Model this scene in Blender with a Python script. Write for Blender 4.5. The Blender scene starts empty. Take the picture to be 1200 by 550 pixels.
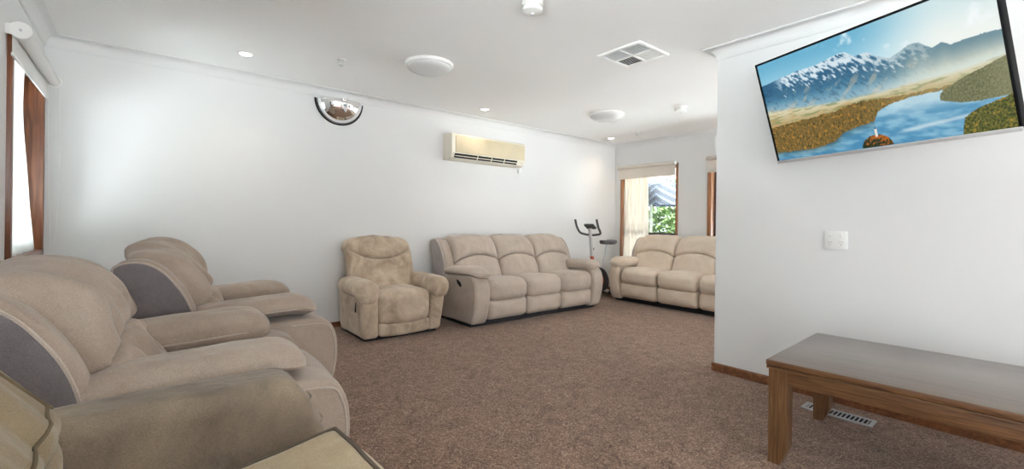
import bpy, bmesh, math, random
from mathutils import Vector, noise
random.seed(4)
C = bpy.context.scene.collection
PI = math.pi

# ------------------------------------------------------------------ camera
F, CYP, H0, YAW, ROLL = 524.0, 261.2, 1.07, 0.6917, 0.0128
cam_d = bpy.data.cameras.new('camera')
cam = bpy.data.objects.new('camera', cam_d)
C.objects.link(cam)
bpy.context.scene.camera = cam
cam_d.sensor_width = 36.0
cam_d.sensor_fit = 'HORIZONTAL'
cam_d.lens = 36.0 * F / 1200.0
cam_d.shift_y = -(275.0 - CYP) / 1200.0
cam_d.clip_start = 0.02
sA, cA = math.sin(YAW), math.cos(YAW)
fw = Vector((sA, cA, 0)); rt = Vector((cA, -sA, 0)); up = Vector((0, 0, 1))
cr, sr = math.cos(ROLL), math.sin(ROLL)
rx = rt * cr + up * sr
ry = up * cr - rt * sr
from mathutils import Matrix
m = Matrix(((rx.x, ry.x, -fw.x, 0), (rx.y, ry.y, -fw.y, 0), (rx.z, ry.z, -fw.z, H0), (0, 0, 0, 1)))
cam.matrix_world = m

# ------------------------------------------------------------------ materials
def lin(c):
    return tuple((x / 12.92 if x <= 0.04045 else ((x + 0.055) / 1.055) ** 2.4) for x in (v / 255.0 for v in c))

def nodes(name):
    mt = bpy.data.materials.new(name)
    mt.use_nodes = True
    nt = mt.node_tree
    b = nt.nodes['Principled BSDF']
    return mt, nt, b

def add(nt, t, **kw):
    n = nt.nodes.new(t)
    for k, v in kw.items():
        setattr(n, k, v)
    return n

def ramp(nt, stops):
    r = add(nt, 'ShaderNodeValToRGB')
    els = r.color_ramp.elements
    while len(els) < len(stops):
        els.new(0.5)
    for e, (p, c) in zip(els, stops):
        e.position = p
        e.color = (*c, 1)
    return r

def plain(name, col, rough=0.5, metal=0.0, spec=0.5, vary=0.0, scale=6.0, bump=0.0, bscale=200.0, coat=0.0):
    mt, nt, b = nodes(name)
    b.inputs['Base Color'].default_value = (*col, 1)
    b.inputs['Roughness'].default_value = rough
    b.inputs['Metallic'].default_value = metal
    b.inputs['Specular IOR Level'].default_value = spec
    b.inputs['Coat Weight'].default_value = coat
    tc = add(nt, 'ShaderNodeTexCoord')
    if vary:
        n = add(nt, 'ShaderNodeTexNoise')
        n.inputs['Scale'].default_value = scale
        n.inputs['Detail'].default_value = 4
        nt.links.new(tc.outputs['Object'], n.inputs['Vector'])
        r = ramp(nt, [(0.3, tuple(c * (1 - vary) for c in col)), (0.7, tuple(min(1, c * (1 + vary)) for c in col))])
        nt.links.new(n.outputs['Fac'], r.inputs['Fac'])
        nt.links.new(r.outputs['Color'], b.inputs['Base Color'])
    if bump:
        n2 = add(nt, 'ShaderNodeTexNoise')
        n2.inputs['Scale'].default_value = bscale
        n2.inputs['Detail'].default_value = 3
        nt.links.new(tc.outputs['Object'], n2.inputs['Vector'])
        bp = add(nt, 'ShaderNodeBump')
        bp.inputs['Strength'].default_value = bump
        bp.inputs['Distance'].default_value = 0.01
        nt.links.new(n2.outputs['Fac'], bp.inputs['Height'])
        nt.links.new(bp.outputs['Normal'], b.inputs['Normal'])
    return mt

def suede(name, col, dark, light, blot=0.5, scale=5.0, rough=0.85, sheen=0.25):
    """brushed suede: large soft blotches of rubbed nap plus a fine nap grain"""
    mt, nt, b = nodes(name)
    tc = add(nt, 'ShaderNodeTexCoord')
    n1 = add(nt, 'ShaderNodeTexNoise'); n1.inputs['Scale'].default_value = scale; n1.inputs['Detail'].default_value = 5
    n1.inputs['Roughness'].default_value = 0.6; n1.inputs['Distortion'].default_value = 0.6
    nt.links.new(tc.outputs['Object'], n1.inputs['Vector'])
    r = ramp(nt, [(0.32, dark), (0.5, col), (0.70, light)])
    nt.links.new(n1.outputs['Fac'], r.inputs['Fac'])
    mix = add(nt, 'ShaderNodeMixRGB'); mix.inputs['Fac'].default_value = blot
    mix.inputs['Color1'].default_value = (*col, 1)
    nt.links.new(r.outputs['Color'], mix.inputs['Color2'])
    n2 = add(nt, 'ShaderNodeTexNoise'); n2.inputs['Scale'].default_value = 260; n2.inputs['Detail'].default_value = 2
    nt.links.new(tc.outputs['Object'], n2.inputs['Vector'])
    m2 = add(nt, 'ShaderNodeMixRGB', blend_type='OVERLAY'); m2.inputs['Fac'].default_value = 0.28
    nt.links.new(mix.outputs['Color'], m2.inputs['Color1'])
    nt.links.new(n2.outputs['Fac'], m2.inputs['Color2'])
    nt.links.new(m2.outputs['Color'], b.inputs['Base Color'])
    b.inputs['Roughness'].default_value = rough
    b.inputs['Specular IOR Level'].default_value = 0.25
    b.inputs['Sheen Weight'].default_value = sheen
    b.inputs['Sheen Roughness'].default_value = 0.4
    bp = add(nt, 'ShaderNodeBump'); bp.inputs['Strength'].default_value = 0.25; bp.inputs['Distance'].default_value = 0.004
    nt.links.new(n2.outputs['Fac'], bp.inputs['Height'])
    n3 = add(nt, 'ShaderNodeTexNoise'); n3.inputs['Scale'].default_value = 14; n3.inputs['Detail'].default_value = 3
    nt.links.new(tc.outputs['Object'], n3.inputs['Vector'])
    bp2 = add(nt, 'ShaderNodeBump'); bp2.inputs['Strength'].default_value = 0.35; bp2.inputs['Distance'].default_value = 0.02
    nt.links.new(n3.outputs['Fac'], bp2.inputs['Height'])
    nt.links.new(bp.outputs['Normal'], bp2.inputs['Normal'])
    nt.links.new(bp2.outputs['Normal'], b.inputs['Normal'])
    return mt

def wood(name, c1, c2, c3, axis=1, rough=0.35, coat=0.2, scale=1.0):
    mt, nt, b = nodes(name)
    tc = add(nt, 'ShaderNodeTexCoord')
    mp = add(nt, 'ShaderNodeMapping')
    s = [28 * scale] * 3; s[axis] = 1.6 * scale
    mp.inputs['Scale'].default_value = s
    nt.links.new(tc.outputs['Object'], mp.inputs['Vector'])
    n = add(nt, 'ShaderNodeTexNoise'); n.inputs['Scale'].default_value = 1.6; n.inputs['Detail'].default_value = 6; n.inputs['Distortion'].default_value = 0.8
    nt.links.new(mp.outputs['Vector'], n.inputs['Vector'])
    r = ramp(nt, [(0.3, c1), (0.5, c2), (0.72, c3)])
    nt.links.new(n.outputs['Fac'], r.inputs['Fac'])
    nt.links.new(r.outputs['Color'], b.inputs['Base Color'])
    b.inputs['Roughness'].default_value = rough
    b.inputs['Coat Weight'].default_value = coat
    b.inputs['Coat Roughness'].default_value = 0.3
    bp = add(nt, 'ShaderNodeBump'); bp.inputs['Strength'].default_value = 0.1; bp.inputs['Distance'].default_value = 0.003
    nt.links.new(n.outputs['Fac'], bp.inputs['Height'])
    nt.links.new(bp.outputs['Normal'], b.inputs['Normal'])
    return mt

def glow(name, col, strength):
    mt, nt, b = nodes(name)
    b.inputs['Base Color'].default_value = (*col, 1)
    b.inputs['Emission Color'].default_value = (*col, 1)
    b.inputs['Emission Strength'].default_value = strength
    return mt

def glass_mat(name):
    mt, nt, b = nodes(name)
    out = nt.nodes['Material Output']
    tr = add(nt, 'ShaderNodeBsdfTransparent'); tr.inputs['Color'].default_value = (0.96, 0.98, 0.97, 1)
    gl = add(nt, 'ShaderNodeBsdfGlossy'); gl.inputs['Roughness'].default_value = 0.02
    fr = add(nt, 'ShaderNodeFresnel'); fr.inputs['IOR'].default_value = 1.35
    mx = add(nt, 'ShaderNodeMixShader')
    nt.links.new(fr.outputs['Fac'], mx.inputs['Fac'])
    nt.links.new(tr.outputs[0], mx.inputs[1]); nt.links.new(gl.outputs[0], mx.inputs[2])
    nt.links.new(mx.outputs[0], out.inputs['Surface'])
    return mt

def sheer(name, col, t=0.45, trans=0.5):
    mt, nt, b = nodes(name)
    out = nt.nodes['Material Output']
    tl = add(nt, 'ShaderNodeBsdfTranslucent'); tl.inputs['Color'].default_value = (*col, 1)
    df = add(nt, 'ShaderNodeBsdfDiffuse'); df.inputs['Color'].default_value = (*col, 1)
    tr = add(nt, 'ShaderNodeBsdfTransparent')
    m1 = add(nt, 'ShaderNodeMixShader'); m1.inputs['Fac'].default_value = trans
    nt.links.new(df.outputs[0], m1.inputs[1]); nt.links.new(tl.outputs[0], m1.inputs[2])
    m2 = add(nt, 'ShaderNodeMixShader'); m2.inputs['Fac'].default_value = t
    nt.links.new(m1.outputs[0], m2.inputs[1]); nt.links.new(tr.outputs[0], m2.inputs[2])
    nt.links.new(m2.outputs[0], out.inputs['Surface'])
    return mt

def carpet_mat():
    mt, nt, b = nodes('carpet')
    tc = add(nt, 'ShaderNodeTexCoord')
    # swirling sprigs: warped noise thresholded, over a mottled ground
    w = add(nt, 'ShaderNodeTexNoise'); w.inputs['Scale'].default_value = 5; w.inputs['Detail'].default_value = 3; w.inputs['Distortion'].default_value = 2.2
    nt.links.new(tc.outputs['Object'], w.inputs['Vector'])
    s = add(nt, 'ShaderNodeTexNoise'); s.inputs['Scale'].default_value = 38; s.inputs['Detail'].default_value = 4; s.inputs['Distortion'].default_value = 3.0; s.inputs['Roughness'].default_value = 0.65
    nt.links.new(tc.outputs['Object'], s.inputs['Vector'])
    g = add(nt, 'ShaderNodeTexNoise'); g.inputs['Scale'].default_value = 170; g.inputs['Detail'].default_value = 3
    nt.links.new(tc.outputs['Object'], g.inputs['Vector'])
    r1 = ramp(nt, [(0.41, lin((78, 55, 43))), (0.50, lin((128, 99, 81))), (0.61, lin((190, 162, 140)))])
    nt.links.new(s.outputs['Fac'], r1.inputs['Fac'])
    r2 = ramp(nt, [(0.35, lin((104, 79, 64))), (0.65, lin((148, 119, 101)))])
    nt.links.new(w.outputs['Fac'], r2.inputs['Fac'])
    mx = add(nt, 'ShaderNodeMixRGB'); mx.inputs['Fac'].default_value = 0.6
    nt.links.new(r2.outputs['Color'], mx.inputs['Color1']); nt.links.new(r1.outputs['Color'], mx.inputs['Color2'])
    m2 = add(nt, 'ShaderNodeMixRGB', blend_type='OVERLAY'); m2.inputs['Fac'].default_value = 0.6
    nt.links.new(mx.outputs['Color'], m2.inputs['Color1']); nt.links.new(g.outputs['Fac'], m2.inputs['Color2'])
    nt.links.new(m2.outputs['Color'], b.inputs['Base Color'])
    b.inputs['Roughness'].default_value = 0.95
    b.inputs['Specular IOR Level'].default_value = 0.15
    b.inputs['Sheen Weight'].default_value = 0.15
    bp = add(nt, 'ShaderNodeBump'); bp.inputs['Strength'].default_value = 0.6; bp.inputs['Distance'].default_value = 0.008
    nt.links.new(g.outputs['Fac'], bp.inputs['Height'])
    nt.links.new(bp.outputs['Normal'], b.inputs['Normal'])
    return mt

M = {}
M['wall'] = plain('wall_paint', (0.74, 0.74, 0.735), 0.6, spec=0.3, bump=0.05, bscale=60)
M['ceil'] = plain('ceiling_paint', (0.90, 0.90, 0.895), 0.8, spec=0.2)
M['corn'] = plain('cornice_paint', (0.72, 0.72, 0.715), 0.6, spec=0.3)
M['carpet'] = carpet_mat()
M['skirt'] = wood('skirting_wood', lin((92, 56, 34)), lin((118, 74, 46)), lin((140, 94, 62)), axis=0)
M['frame'] = wood('window_wood', lin((88, 50, 30)), lin((122, 72, 44)), lin((146, 92, 58)), axis=2)
M['framelt'] = wood('window_wood_orange', lin((128, 84, 54)), lin((158, 106, 70)), lin((180, 128, 88)), axis=2)
M['table'] = wood('table_wood', lin((74, 48, 28)), lin((104, 70, 42)), lin((132, 94, 60)), axis=1, rough=0.4, coat=0.25, scale=2.2)
M['tableleg'] = wood('table_leg_wood', lin((78, 52, 31)), lin((106, 73, 45)), lin((132, 96, 62)), axis=2, rough=0.4, coat=0.2, scale=2.2)
M['tabletop'] = wood('table_top_wood', lin((78, 62, 50)), lin((92, 76, 62)), lin((106, 90, 76)), axis=1, rough=0.32, coat=0.9, scale=0.6)
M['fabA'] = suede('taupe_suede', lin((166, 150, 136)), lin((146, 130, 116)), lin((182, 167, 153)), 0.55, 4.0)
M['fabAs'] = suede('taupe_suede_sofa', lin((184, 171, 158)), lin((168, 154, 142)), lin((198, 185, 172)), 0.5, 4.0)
M['fabAw'] = suede('taupe_suede_warm', lin((216, 200, 182)), lin((202, 184, 165)), lin((226, 212, 196)), 0.5, 4.0)  # sofa fabric lightened: stronger light on the far sofa put into its colour
M['pipe'] = suede('piping_cord', lin((182, 168, 156)), lin((168, 152, 140)), lin((194, 180, 168)), 0.3, 6.0)
M['felt'] = suede('grey_side_felt', lin((118, 111, 112)), lin((104, 97, 98)), lin((130, 123, 124)), 0.4, 9.0)
M['feltlt'] = suede('pale_side_felt', lin((172, 165, 164)), lin((160, 153, 152)), lin((184, 177, 177)), 0.4, 9.0)  # grey felt lightened: daylight on the sofa sides put into its colour
M['fabB'] = suede('worn_tan_suede', lin((190, 172, 151)), lin((150, 131, 110)), lin((216, 201, 180)), 0.85, 5.0)
M['fabC'] = suede('olive_tan_suede', lin((178, 160, 130)), lin((158, 138, 108)), lin((196, 180, 150)), 0.6, 3.0)
M['fabC2seam'] = plain('olive_piping', lin((104, 90, 66)), 0.9)
M['fabC2'] = suede('olive_back_suede', lin((142, 125, 98)), lin((120, 103, 78)), lin((160, 144, 115)), 0.6, 3.0)  # darker copy of the seat suede: shade on the back put into colour
M['fabCarm'] = suede('rubbed_arm_suede', lin((138, 123, 105)), lin((112, 99, 86)), lin((160, 144, 120)), 0.9, 3.2)
M['seam'] = plain('dark_seam', lin((92, 80, 68)), 0.9)
M['black'] = plain('black_plastic', (0.012, 0.012, 0.013), 0.55)
M['dark'] = plain('dark_base', (0.025, 0.024, 0.026), 0.8)
M['white'] = plain('white_plastic', (0.82, 0.82, 0.80), 0.4)
M['gloss'] = plain('gloss_white_metal', (0.92, 0.92, 0.91), 0.35)
M['opal'] = plain('opal_glass', (0.64, 0.64, 0.635), 0.25)
M['cream'] = plain('aged_cream_plastic', lin((222, 216, 200)), 0.45)
M['yellow'] = plain('yellowed_grille', lin((200, 186, 154)), 0.5, vary=0.10, scale=3.0)
M['chrome'] = plain('mirror', (0.93, 0.93, 0.93), 0.02, metal=1.0)
M['steel'] = plain('grey_metal', (0.55, 0.57, 0.58), 0.35, metal=0.8)
M['silver'] = plain('silver_paint', (0.62, 0.62, 0.62), 0.35, metal=0.3)
M['red'] = plain('red_paint', lin((196, 92, 66)), 0.4)
M['rubber'] = plain('grey_foam', lin((84, 82, 84)), 0.8)
M['slot'] = plain('dark_slot', (0.008, 0.008, 0.009), 0.9)
M['blind'] = plain('blind_fabric', lin((216, 208, 198)), 0.85, bump=0.1, bscale=400)
M['blindw'] = plain('white_blind_fabric', (0.78, 0.77, 0.75), 0.85)
M['glass'] = glass_mat('window_glass')
M['sheer'] = sheer('sheer_voile', (0.92, 0.93, 0.91), 0.12, 0.6)
M['drape'] = sheer('cream_drape', lin((250, 246, 240)), 0.0, 0.45)
M['bulb'] = glow('lamp_lens', (1.0, 0.95, 0.86), 9.0)

# ------------------------------------------------------------------ mesh tools
class MB:
    def __init__(s):
        s.v = []; s.f = []
    def put(s, verts, faces):
        o = len(s.v)
        s.v += [tuple(p) for p in verts]
        s.f += [tuple(i + o for i in f) for f in faces]
        return s
    def box(s, lo, hi, bev=0.0):
        lo2 = [min(a, b) for a, b in zip(lo, hi)]; hi2 = [max(a, b) for a, b in zip(lo, hi)]
        bm = bmesh.new()
        bmesh.ops.create_cube(bm, size=1)
        for q in bm.verts:
            q.co = Vector([lo2[i] if q.co[i] < 0 else hi2[i] for i in range(3)])
        if bev:
            bmesh.ops.bevel(bm, geom=list(bm.edges), offset=bev, segments=2, profile=0.5, affect='EDGES')
        bm.verts.index_update()
        s.put([q.co[:] for q in bm.verts], [[q.index for q in f.verts] for f in bm.faces])
        bm.free()
        return s
    def tube(s, pts, r, seg=10, closed=False, caps=True):
        pts = [Vector(p) for p in pts]; n = len(pts)
        rings = []
        ref = None
        for i in range(n):
            a = pts[(i - 1) % n] if (closed or i > 0) else pts[i]
            b = pts[(i + 1) % n] if (closed or i < n - 1) else pts[i]
            t = (b - a).normalized()
            if ref is None:
                ref = Vector((0, 0, 1)) if abs(t.z) < 0.9 else Vector((1, 0, 0))
            ref = (ref - t * ref.dot(t))
            if ref.length < 1e-5:
                ref = t.orthogonal()
            ref.normalize()
            bi = t.cross(ref)
            rr = r[i] if isinstance(r, (list, tuple)) else r
            rings.append([pts[i] + ref * math.cos(2 * PI * k / seg) * rr + bi * math.sin(2 * PI * k / seg) * rr for k in range(seg)])
        return s.rings(rings, closed, caps and not closed)
    def rings(s, rings, closed=False, caps=True):
        k = len(rings[0]); n = len(rings)
        vs = [p for rg in rings for p in rg]; fs = []
        for i in range(n if closed else n - 1):
            j = (i + 1) % n
            for q in range(k):
                fs.append((i * k + q, i * k + (q + 1) % k, j * k + (q + 1) % k, j * k + q))
        if caps:
            fs.append(tuple(range(k))[::-1]); fs.append(tuple((n - 1) * k + q for q in range(k)))
        return s.put(vs, fs)
    def lathe(s, prof, at=(0, 0, 0), seg=40, axis='z'):
        """prof: (radius, height); first / last radius 0 close the ends"""
        rings = []
        for r, h in prof:
            rg = []
            for k in range(seg):
                a = 2 * PI * k / seg
                p = (math.cos(a) * max(r, 1e-5), math.sin(a) * max(r, 1e-5), h)
                if axis == 'x': p = (p[2], p[0], p[1])
                if axis == 'y': p = (p[0], p[2], p[1])
                rg.append((p[0] + at[0], p[1] + at[1], p[2] + at[2]))
            rings.append(rg)
        return s.rings(rings)
    def build(s, name, mat, parent=None, loc=None, sharp=38, smooth=True):
        me = bpy.data.meshes.new(name)
        me.from_pydata([tuple(p) for p in s.v], [], s.f)
        bm = bmesh.new(); bm.from_mesh(me)
        bmesh.ops.recalc_face_normals(bm, faces=bm.faces)
        bm.to_mesh(me); bm.free()
        if smooth:
            me.polygons.foreach_set('use_smooth', [True] * len(me.polygons))
            if sharp:
                me.set_sharp_from_angle(angle=math.radians(sharp))
        me.materials.append(mat)
        o = bpy.data.objects.new(name, me)
        C.objects.link(o)
        if parent: o.parent = parent
        if loc: o.location = loc
        return o

def cat_rom(pts, n, closed=True):
    pts = [tuple(p) for p in pts]; k = len(pts); out = []
    segs = k if closed else k - 1
    dense = []
    for i in range(segs):
        def g(j):
            return pts[j % k] if closed else pts[max(0, min(k - 1, j))]
        p0, p1, p2, p3 = g(i - 1), g(i), g(i + 1), g(i + 2)
        for q in range(24):
            t = q / 24
            dense.append(tuple(0.5 * (2 * b + (c - a) * t + (2 * a - 5 * b + 4 * c - d) * t * t + (3 * b - a - 3 * c + d) * t ** 3) for a, b, c, d in zip(p0, p1, p2, p3)))
    dense.append(dense[0] if closed else pts[-1])
    L = [0]
    for a, b in zip(dense, dense[1:]):
        L.append(L[-1] + math.dist(a, b))
    m_ = n if closed else n - 1
    j = 0
    for i in range(n):
        d = L[-1] * i / m_
        while j < len(L) - 2 and L[j + 1] < d: j += 1
        t = (d - L[j]) / max(1e-9, L[j + 1] - L[j])
        out.append(tuple(a + (b - a) * t for a, b in zip(dense[j], dense[j + 1])))
    return out

def slab(prof, v0, v1, r=0.03, n=64, bulge=0.0, smooth=True, warp=None, cap=4):
    """closed (u,z) profile swept from v0 to v1 with rounded rims and slightly domed sides"""
    P = cat_rom(prof, n) if smooth else prof
    k = len(P)
    area = sum(a[0] * b[1] - b[0] * a[1] for a, b in zip(P, P[1:] + P[:1]))
    sg = 1 if area > 0 else -1
    N = []
    for i in range(k):
        a, b = P[i - 1], P[(i + 1) % k]
        tx, tz = b[0] - a[0], b[1] - a[1]
        L = math.hypot(tx, tz) or 1
        N.append((sg * tz / L, -sg * tx / L))
    cx = sum(p[0] for p in P) / k; cz = sum(p[1] for p in P) / k
    rings = []
    def ring(ins, v, sc=1.0):
        pts = []
        for p, q in zip(P, N):
            u, z = p[0] - q[0] * ins, p[1] - q[1] * ins
            pts.append((cx + (u - cx) * sc, v, cz + (z - cz) * sc))
        return pts
    st = 5
    for c in range(1, cap):
        s_ = c / cap
        rings.append(ring(r, v0 - bulge * (1 - s_ * s_), max(s_, 0.02)))
    for i in range(st + 1):
        a = PI / 2 * i / st
        rings.append(ring(r * (1 - math.sin(a)), v0 + r * (1 - math.cos(a))))
    for i in range(1, 6):
        rings.append(ring(0, v0 + r + (v1 - v0 - 2 * r) * i / 6))
    for i in range(st + 1):
        a = PI / 2 * (1 - i / st)
        rings.append(ring(r * (1 - math.sin(a)), v1 - r * (1 - math.cos(a))))
    for c in range(cap - 1, 0, -1):
        s_ = c / cap
        rings.append(ring(r, v1 + bulge * (1 - s_ * s_), max(s_, 0.02)))
    mb = MB()
    if warp:
        rings = [[warp(*p) for p in rg] for rg in rings]
    mb.rings(rings)
    return mb

def soft(h, r, n=(20, 20, 10), fn=None):
    """rounded box of half sizes h, edge radius r; fn maps (x,y,z) to the final point"""
    idx = {}; vs = []; fs = []
    def vert(g):
        key = g
        if key in idx: return idx[key]
        p = [h[i] * (2 * g[i] / n[i] - 1) for i in range(3)]
        rr = [min(r, h[i]) for i in range(3)]
        q = [max(-(h[i] - rr[i]), min(h[i] - rr[i], p[i])) for i in range(3)]
        d = [(p[i] - q[i]) / rr[i] for i in range(3)]
        L = math.sqrt(sum(x * x for x in d))
        if L > 1e-9:
            mx = max(abs(x) for x in d)
            # keep the cube-to-sphere spacing even
            p = [q[i] + d[i] / L * mx * rr[i] for i in range(3)]
        idx[key] = len(vs)
        vs.append(tuple(p)); return idx[key]
    for ax in range(3):
        b, c = (ax + 1) % 3, (ax + 2) % 3
        for side in (0, n[ax]):
            for i in range(n[b]):
                for j in range(n[c]):
                    q = []
                    for (di, dj) in ((0, 0), (1, 0), (1, 1), (0, 1)):
                        g = [0, 0, 0]; g[ax] = side; g[b] = i + di; g[c] = j + dj
                        q.append(vert(tuple(g)))
                    fs.append(tuple(q if side else q[::-1]))
    if fn: vs = [fn(*p) for p in vs]
    mb = MB(); mb.put(vs, fs)
    return mb

class Curve2:
    def __init__(s, pts, n=80):
        s.p = cat_rom(pts, n, closed=False); s.n = n
    def at(s, t):
        x = max(-0.3, min(1.3, t)) * (s.n - 1)
        i = max(0, min(s.n - 2, int(math.floor(x)))); f = x - i
        a, b = s.p[i], s.p[i + 1]
        j0, j1 = max(0, i - 2), min(s.n - 1, i + 3)
        tx, tz = s.p[j1][0] - s.p[j0][0], s.p[j1][1] - s.p[j0][1]
        L = math.hypot(tx, tz)
        return (a[0] + (b[0] - a[0]) * f, a[1] + (b[1] - a[1]) * f), (tz / L, -tx / L)

def nz(x, y, z, s=1.0):
    return noise.noise(Vector((x * s, y * s, z * s)))

# ------------------------------------------------------------------ scene records
def empty(name, loc=(0, 0, 0), rz=0.0):
    o = bpy.data.objects.new(name, None)
    o.empty_display_size = 0.1
    C.objects.link(o)
    o.location = loc; o.rotation_euler = (0, 0, rz)
    return o

def tag(o, label, cat, group=None):
    o['label'] = label; o['category'] = cat
    if group: o['group'] = group
    return o

def struct(o):
    o['kind'] = 'structure'
    return o

# ------------------------------------------------------------------ room
XL, YW, XW, XP, YP, ZC = -0.547, 4.594, 5.996, 3.268, 1.584, 2.37
YR = -4.2           # rear left open for light; the sunlit terrace beyond is an added, unseen bounce
PT = 0.11           # partition thickness
T = 0.16

floor = MB().box((XL - T, YR, -0.12), (XW + T, YW + T, 0.0)).build('floor', M['carpet']); struct(floor)
ceil = MB().box((XL - T, YR, ZC), (XW + T, YW + T, ZC + 0.15)).build('ceiling', M['ceil']); struct(ceil)
struct(MB().box((XL - T, YW, 0), (XW + T, YW + T, ZC)).build('wall_back', M['wall']))

def wall_x(name, x0, x1, y0, y1, openings):
    """wall in a plane of constant X with rectangular openings (ya, yb, za, zb)"""
    mb = MB(); y = y0
    for ya, yb, za, zb in sorted(openings):
        mb.box((x0, y, 0), (x1, ya, ZC))
        mb.box((x0, ya, 0), (x1, yb, za))
        mb.box((x0, ya, zb), (x1, yb, ZC))
        y = yb
    mb.box((x0, y, 0), (x1, y1, ZC))
    return struct(mb.build(name, M['wall'], smooth=False))

WL = (3.47, 4.50, 0.80, 2.07)          # left window
WL2 = (-1.9, 1.6, 0.80, 2.07)          # its neighbour beside the camera
WR1 = (3.47, 4.47, 0.30, 1.975)        # far window
WR2 = (1.75, 3.02, 0.62, 1.975)        # next far window, mostly behind the partition
WR3 = (-2.2, 0.9, 0.62, 1.975)
wall_x('wall_left', XL - T, XL, YR, YW, [WL2, WL])
wall_x('wall_right', XW, XW + T, YR, YW, [WR3, WR2, WR1])
struct(MB().box((XP, YR, 0), (XP + PT, YP, ZC)).build('wall_partition', M['wall'], smooth=False))

struct(MB().box((2.0, YR - T, 0), (XP + PT, YR, ZC)).build('wall_front', M['wall'], smooth=False))  # unseen rear piece, added to keep light off the partition

# cornice: cove profile (out from wall, down from ceiling)
def cove_pts(n=8):
    d = 0.083
    pts = [(0, -d), (0.006, -d), (0.006, -d + 0.008)]
    for i in range(n + 1):
        a = PI / 2 * i / n
        pts.append((0.008 + (d - 0.016) * (1 - math.cos(a)), -d + 0.008 + (d - 0.016) * math.sin(a)))
    pts += [(d - 0.006, -0.006), (d, -0.006), (d, 0), (0, 0)]
    return pts

def cornice(name, path, closed=False):
    """path: corner list with outward (into the room) mitre vectors"""
    pr = cove_pts(); rings = []
    for (x, y), (nx, ny) in path:
        rings.append([(x + nx * o, y + ny * o, ZC + dz) for o, dz in pr])
    return struct(MB().rings(rings, caps=True).build(name, M['corn'], sharp=30))

cornice('trim_1', [((XL, YR), (1, 0)), ((XL, YW), (1, -1)), ((XW, YW), (-1, -1)), ((XW, YR), (-1, 0))])
cornice('trim_2', [((XP, YR), (-1, 0)), ((XP, YP), (-1, 1)), ((XP + PT, YP), (1, 1)), ((XP + PT, YR), (1, 0))])

def skirting(name, path, h=0.05, t=0.014):
    pr = [(0, 0), (t, 0), (t, h - 0.008), (t - 0.006, h), (0, h)]
    rings = [[(x + nx * o, y + ny * o, z) for o, z in pr] for (x, y), (nx, ny) in path]
    return struct(MB().rings(rings, caps=True).build(name, M['skirt'], sharp=30))

skirting('baseboard_left', [((XL, YR), (1, 0)), ((XL, YW), (1, -1))])
skirting('baseboard_back', [((XL, YW), (1, -1)), ((XW, YW), (-1, -1))])
skirting('baseboard_right', [((XW, YW), (-1, -1)), ((XW, YR), (-1, 0))])
skirting('baseboard_partition', [((XP, YR), (-1, 0)), ((XP, YP), (-1, 1)), ((XP + PT, YP), (1, 1)), ((XP + PT, YR), (1, 0))], h=0.058)

# ------------------------------------------------------------------ windows
def window(name, x_in, sgn, op, mat, mull=(), jamb_in=0.0, fw_=0.045, rail=None):
    """timber window in an opening; sgn = direction from the room to outside along X"""
    ya, yb, za, zb = op
    root = struct(empty(name, (x_in, (ya + yb) / 2, za)))
    yc, z0 = (ya + yb) / 2, za
    a, b, h = ya - yc, yb - yc, zb - za
    d0, d1 = -sgn * jamb_in, sgn * (T)
    mb = MB()
    mb.box((d0, a - 0.004, -0.004), (d1, a + fw_, h), 0.003).box((d0, b - fw_, -0.004), (d1, b + 0.004, h), 0.003)
    mb.box((d0, a, h - fw_), (d1, b, h + 0.004), 0.003).box((d0, a, -0.004), (d1, b, fw_), 0.003)
    mb.build('window_frame', mat, root)
    sx0, sx1 = sgn * 0.085, sgn * 0.12
    ys = [a + fw_] + [q for q in mull] + [b - fw_]
    for p, q in zip(ys, ys[1:]):
        s = 0.028
        sb = MB()
        sb.box((sx0, p, fw_), (sx1, p + s, h - fw_)).box((sx0, q - s, fw_), (sx1, q, h - fw_))
        sb.box((sx0, p + s, fw_), (sx1, q - s, fw_ + s)).box((sx0, p + s, h - fw_ - s), (sx1, q - s, h - fw_))
        if rail: sb.box((sx0, p + s, rail - za - 0.03), (sx1, q - s, rail - za + 0.015))
        sa = sb.build('sash', M['darkframe'], root)
        MB().box((sgn * 0.10, p + s, fw_ + s), (sgn * 0.105, q - s, h - fw_ - s)).build('pane', M['glass'], sa)
    return root
M['darkframe'] = plain('dark_bronze_sash', lin((74, 62, 62)), 0.5)
window('window_1', XL, -1, WL, M['frame'], jamb_in=0.02)
window('window_2', XW, 1, WR1, M['framelt'], mull=(), jamb_in=0.012, fw_=0.03, rail=0.93)
window('window_3', XW, 1, WR2, M['framelt'], mull=(0.0,), jamb_in=0.015, fw_=0.05)
window('window_4', XL, -1, WL2, M['frame'], mull=(-0.6, 0.6), jamb_in=0.02)
window('window_5', XW, 1, WR3, M['framelt'], mull=(0.0,), jamb_in=0.015)

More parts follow.
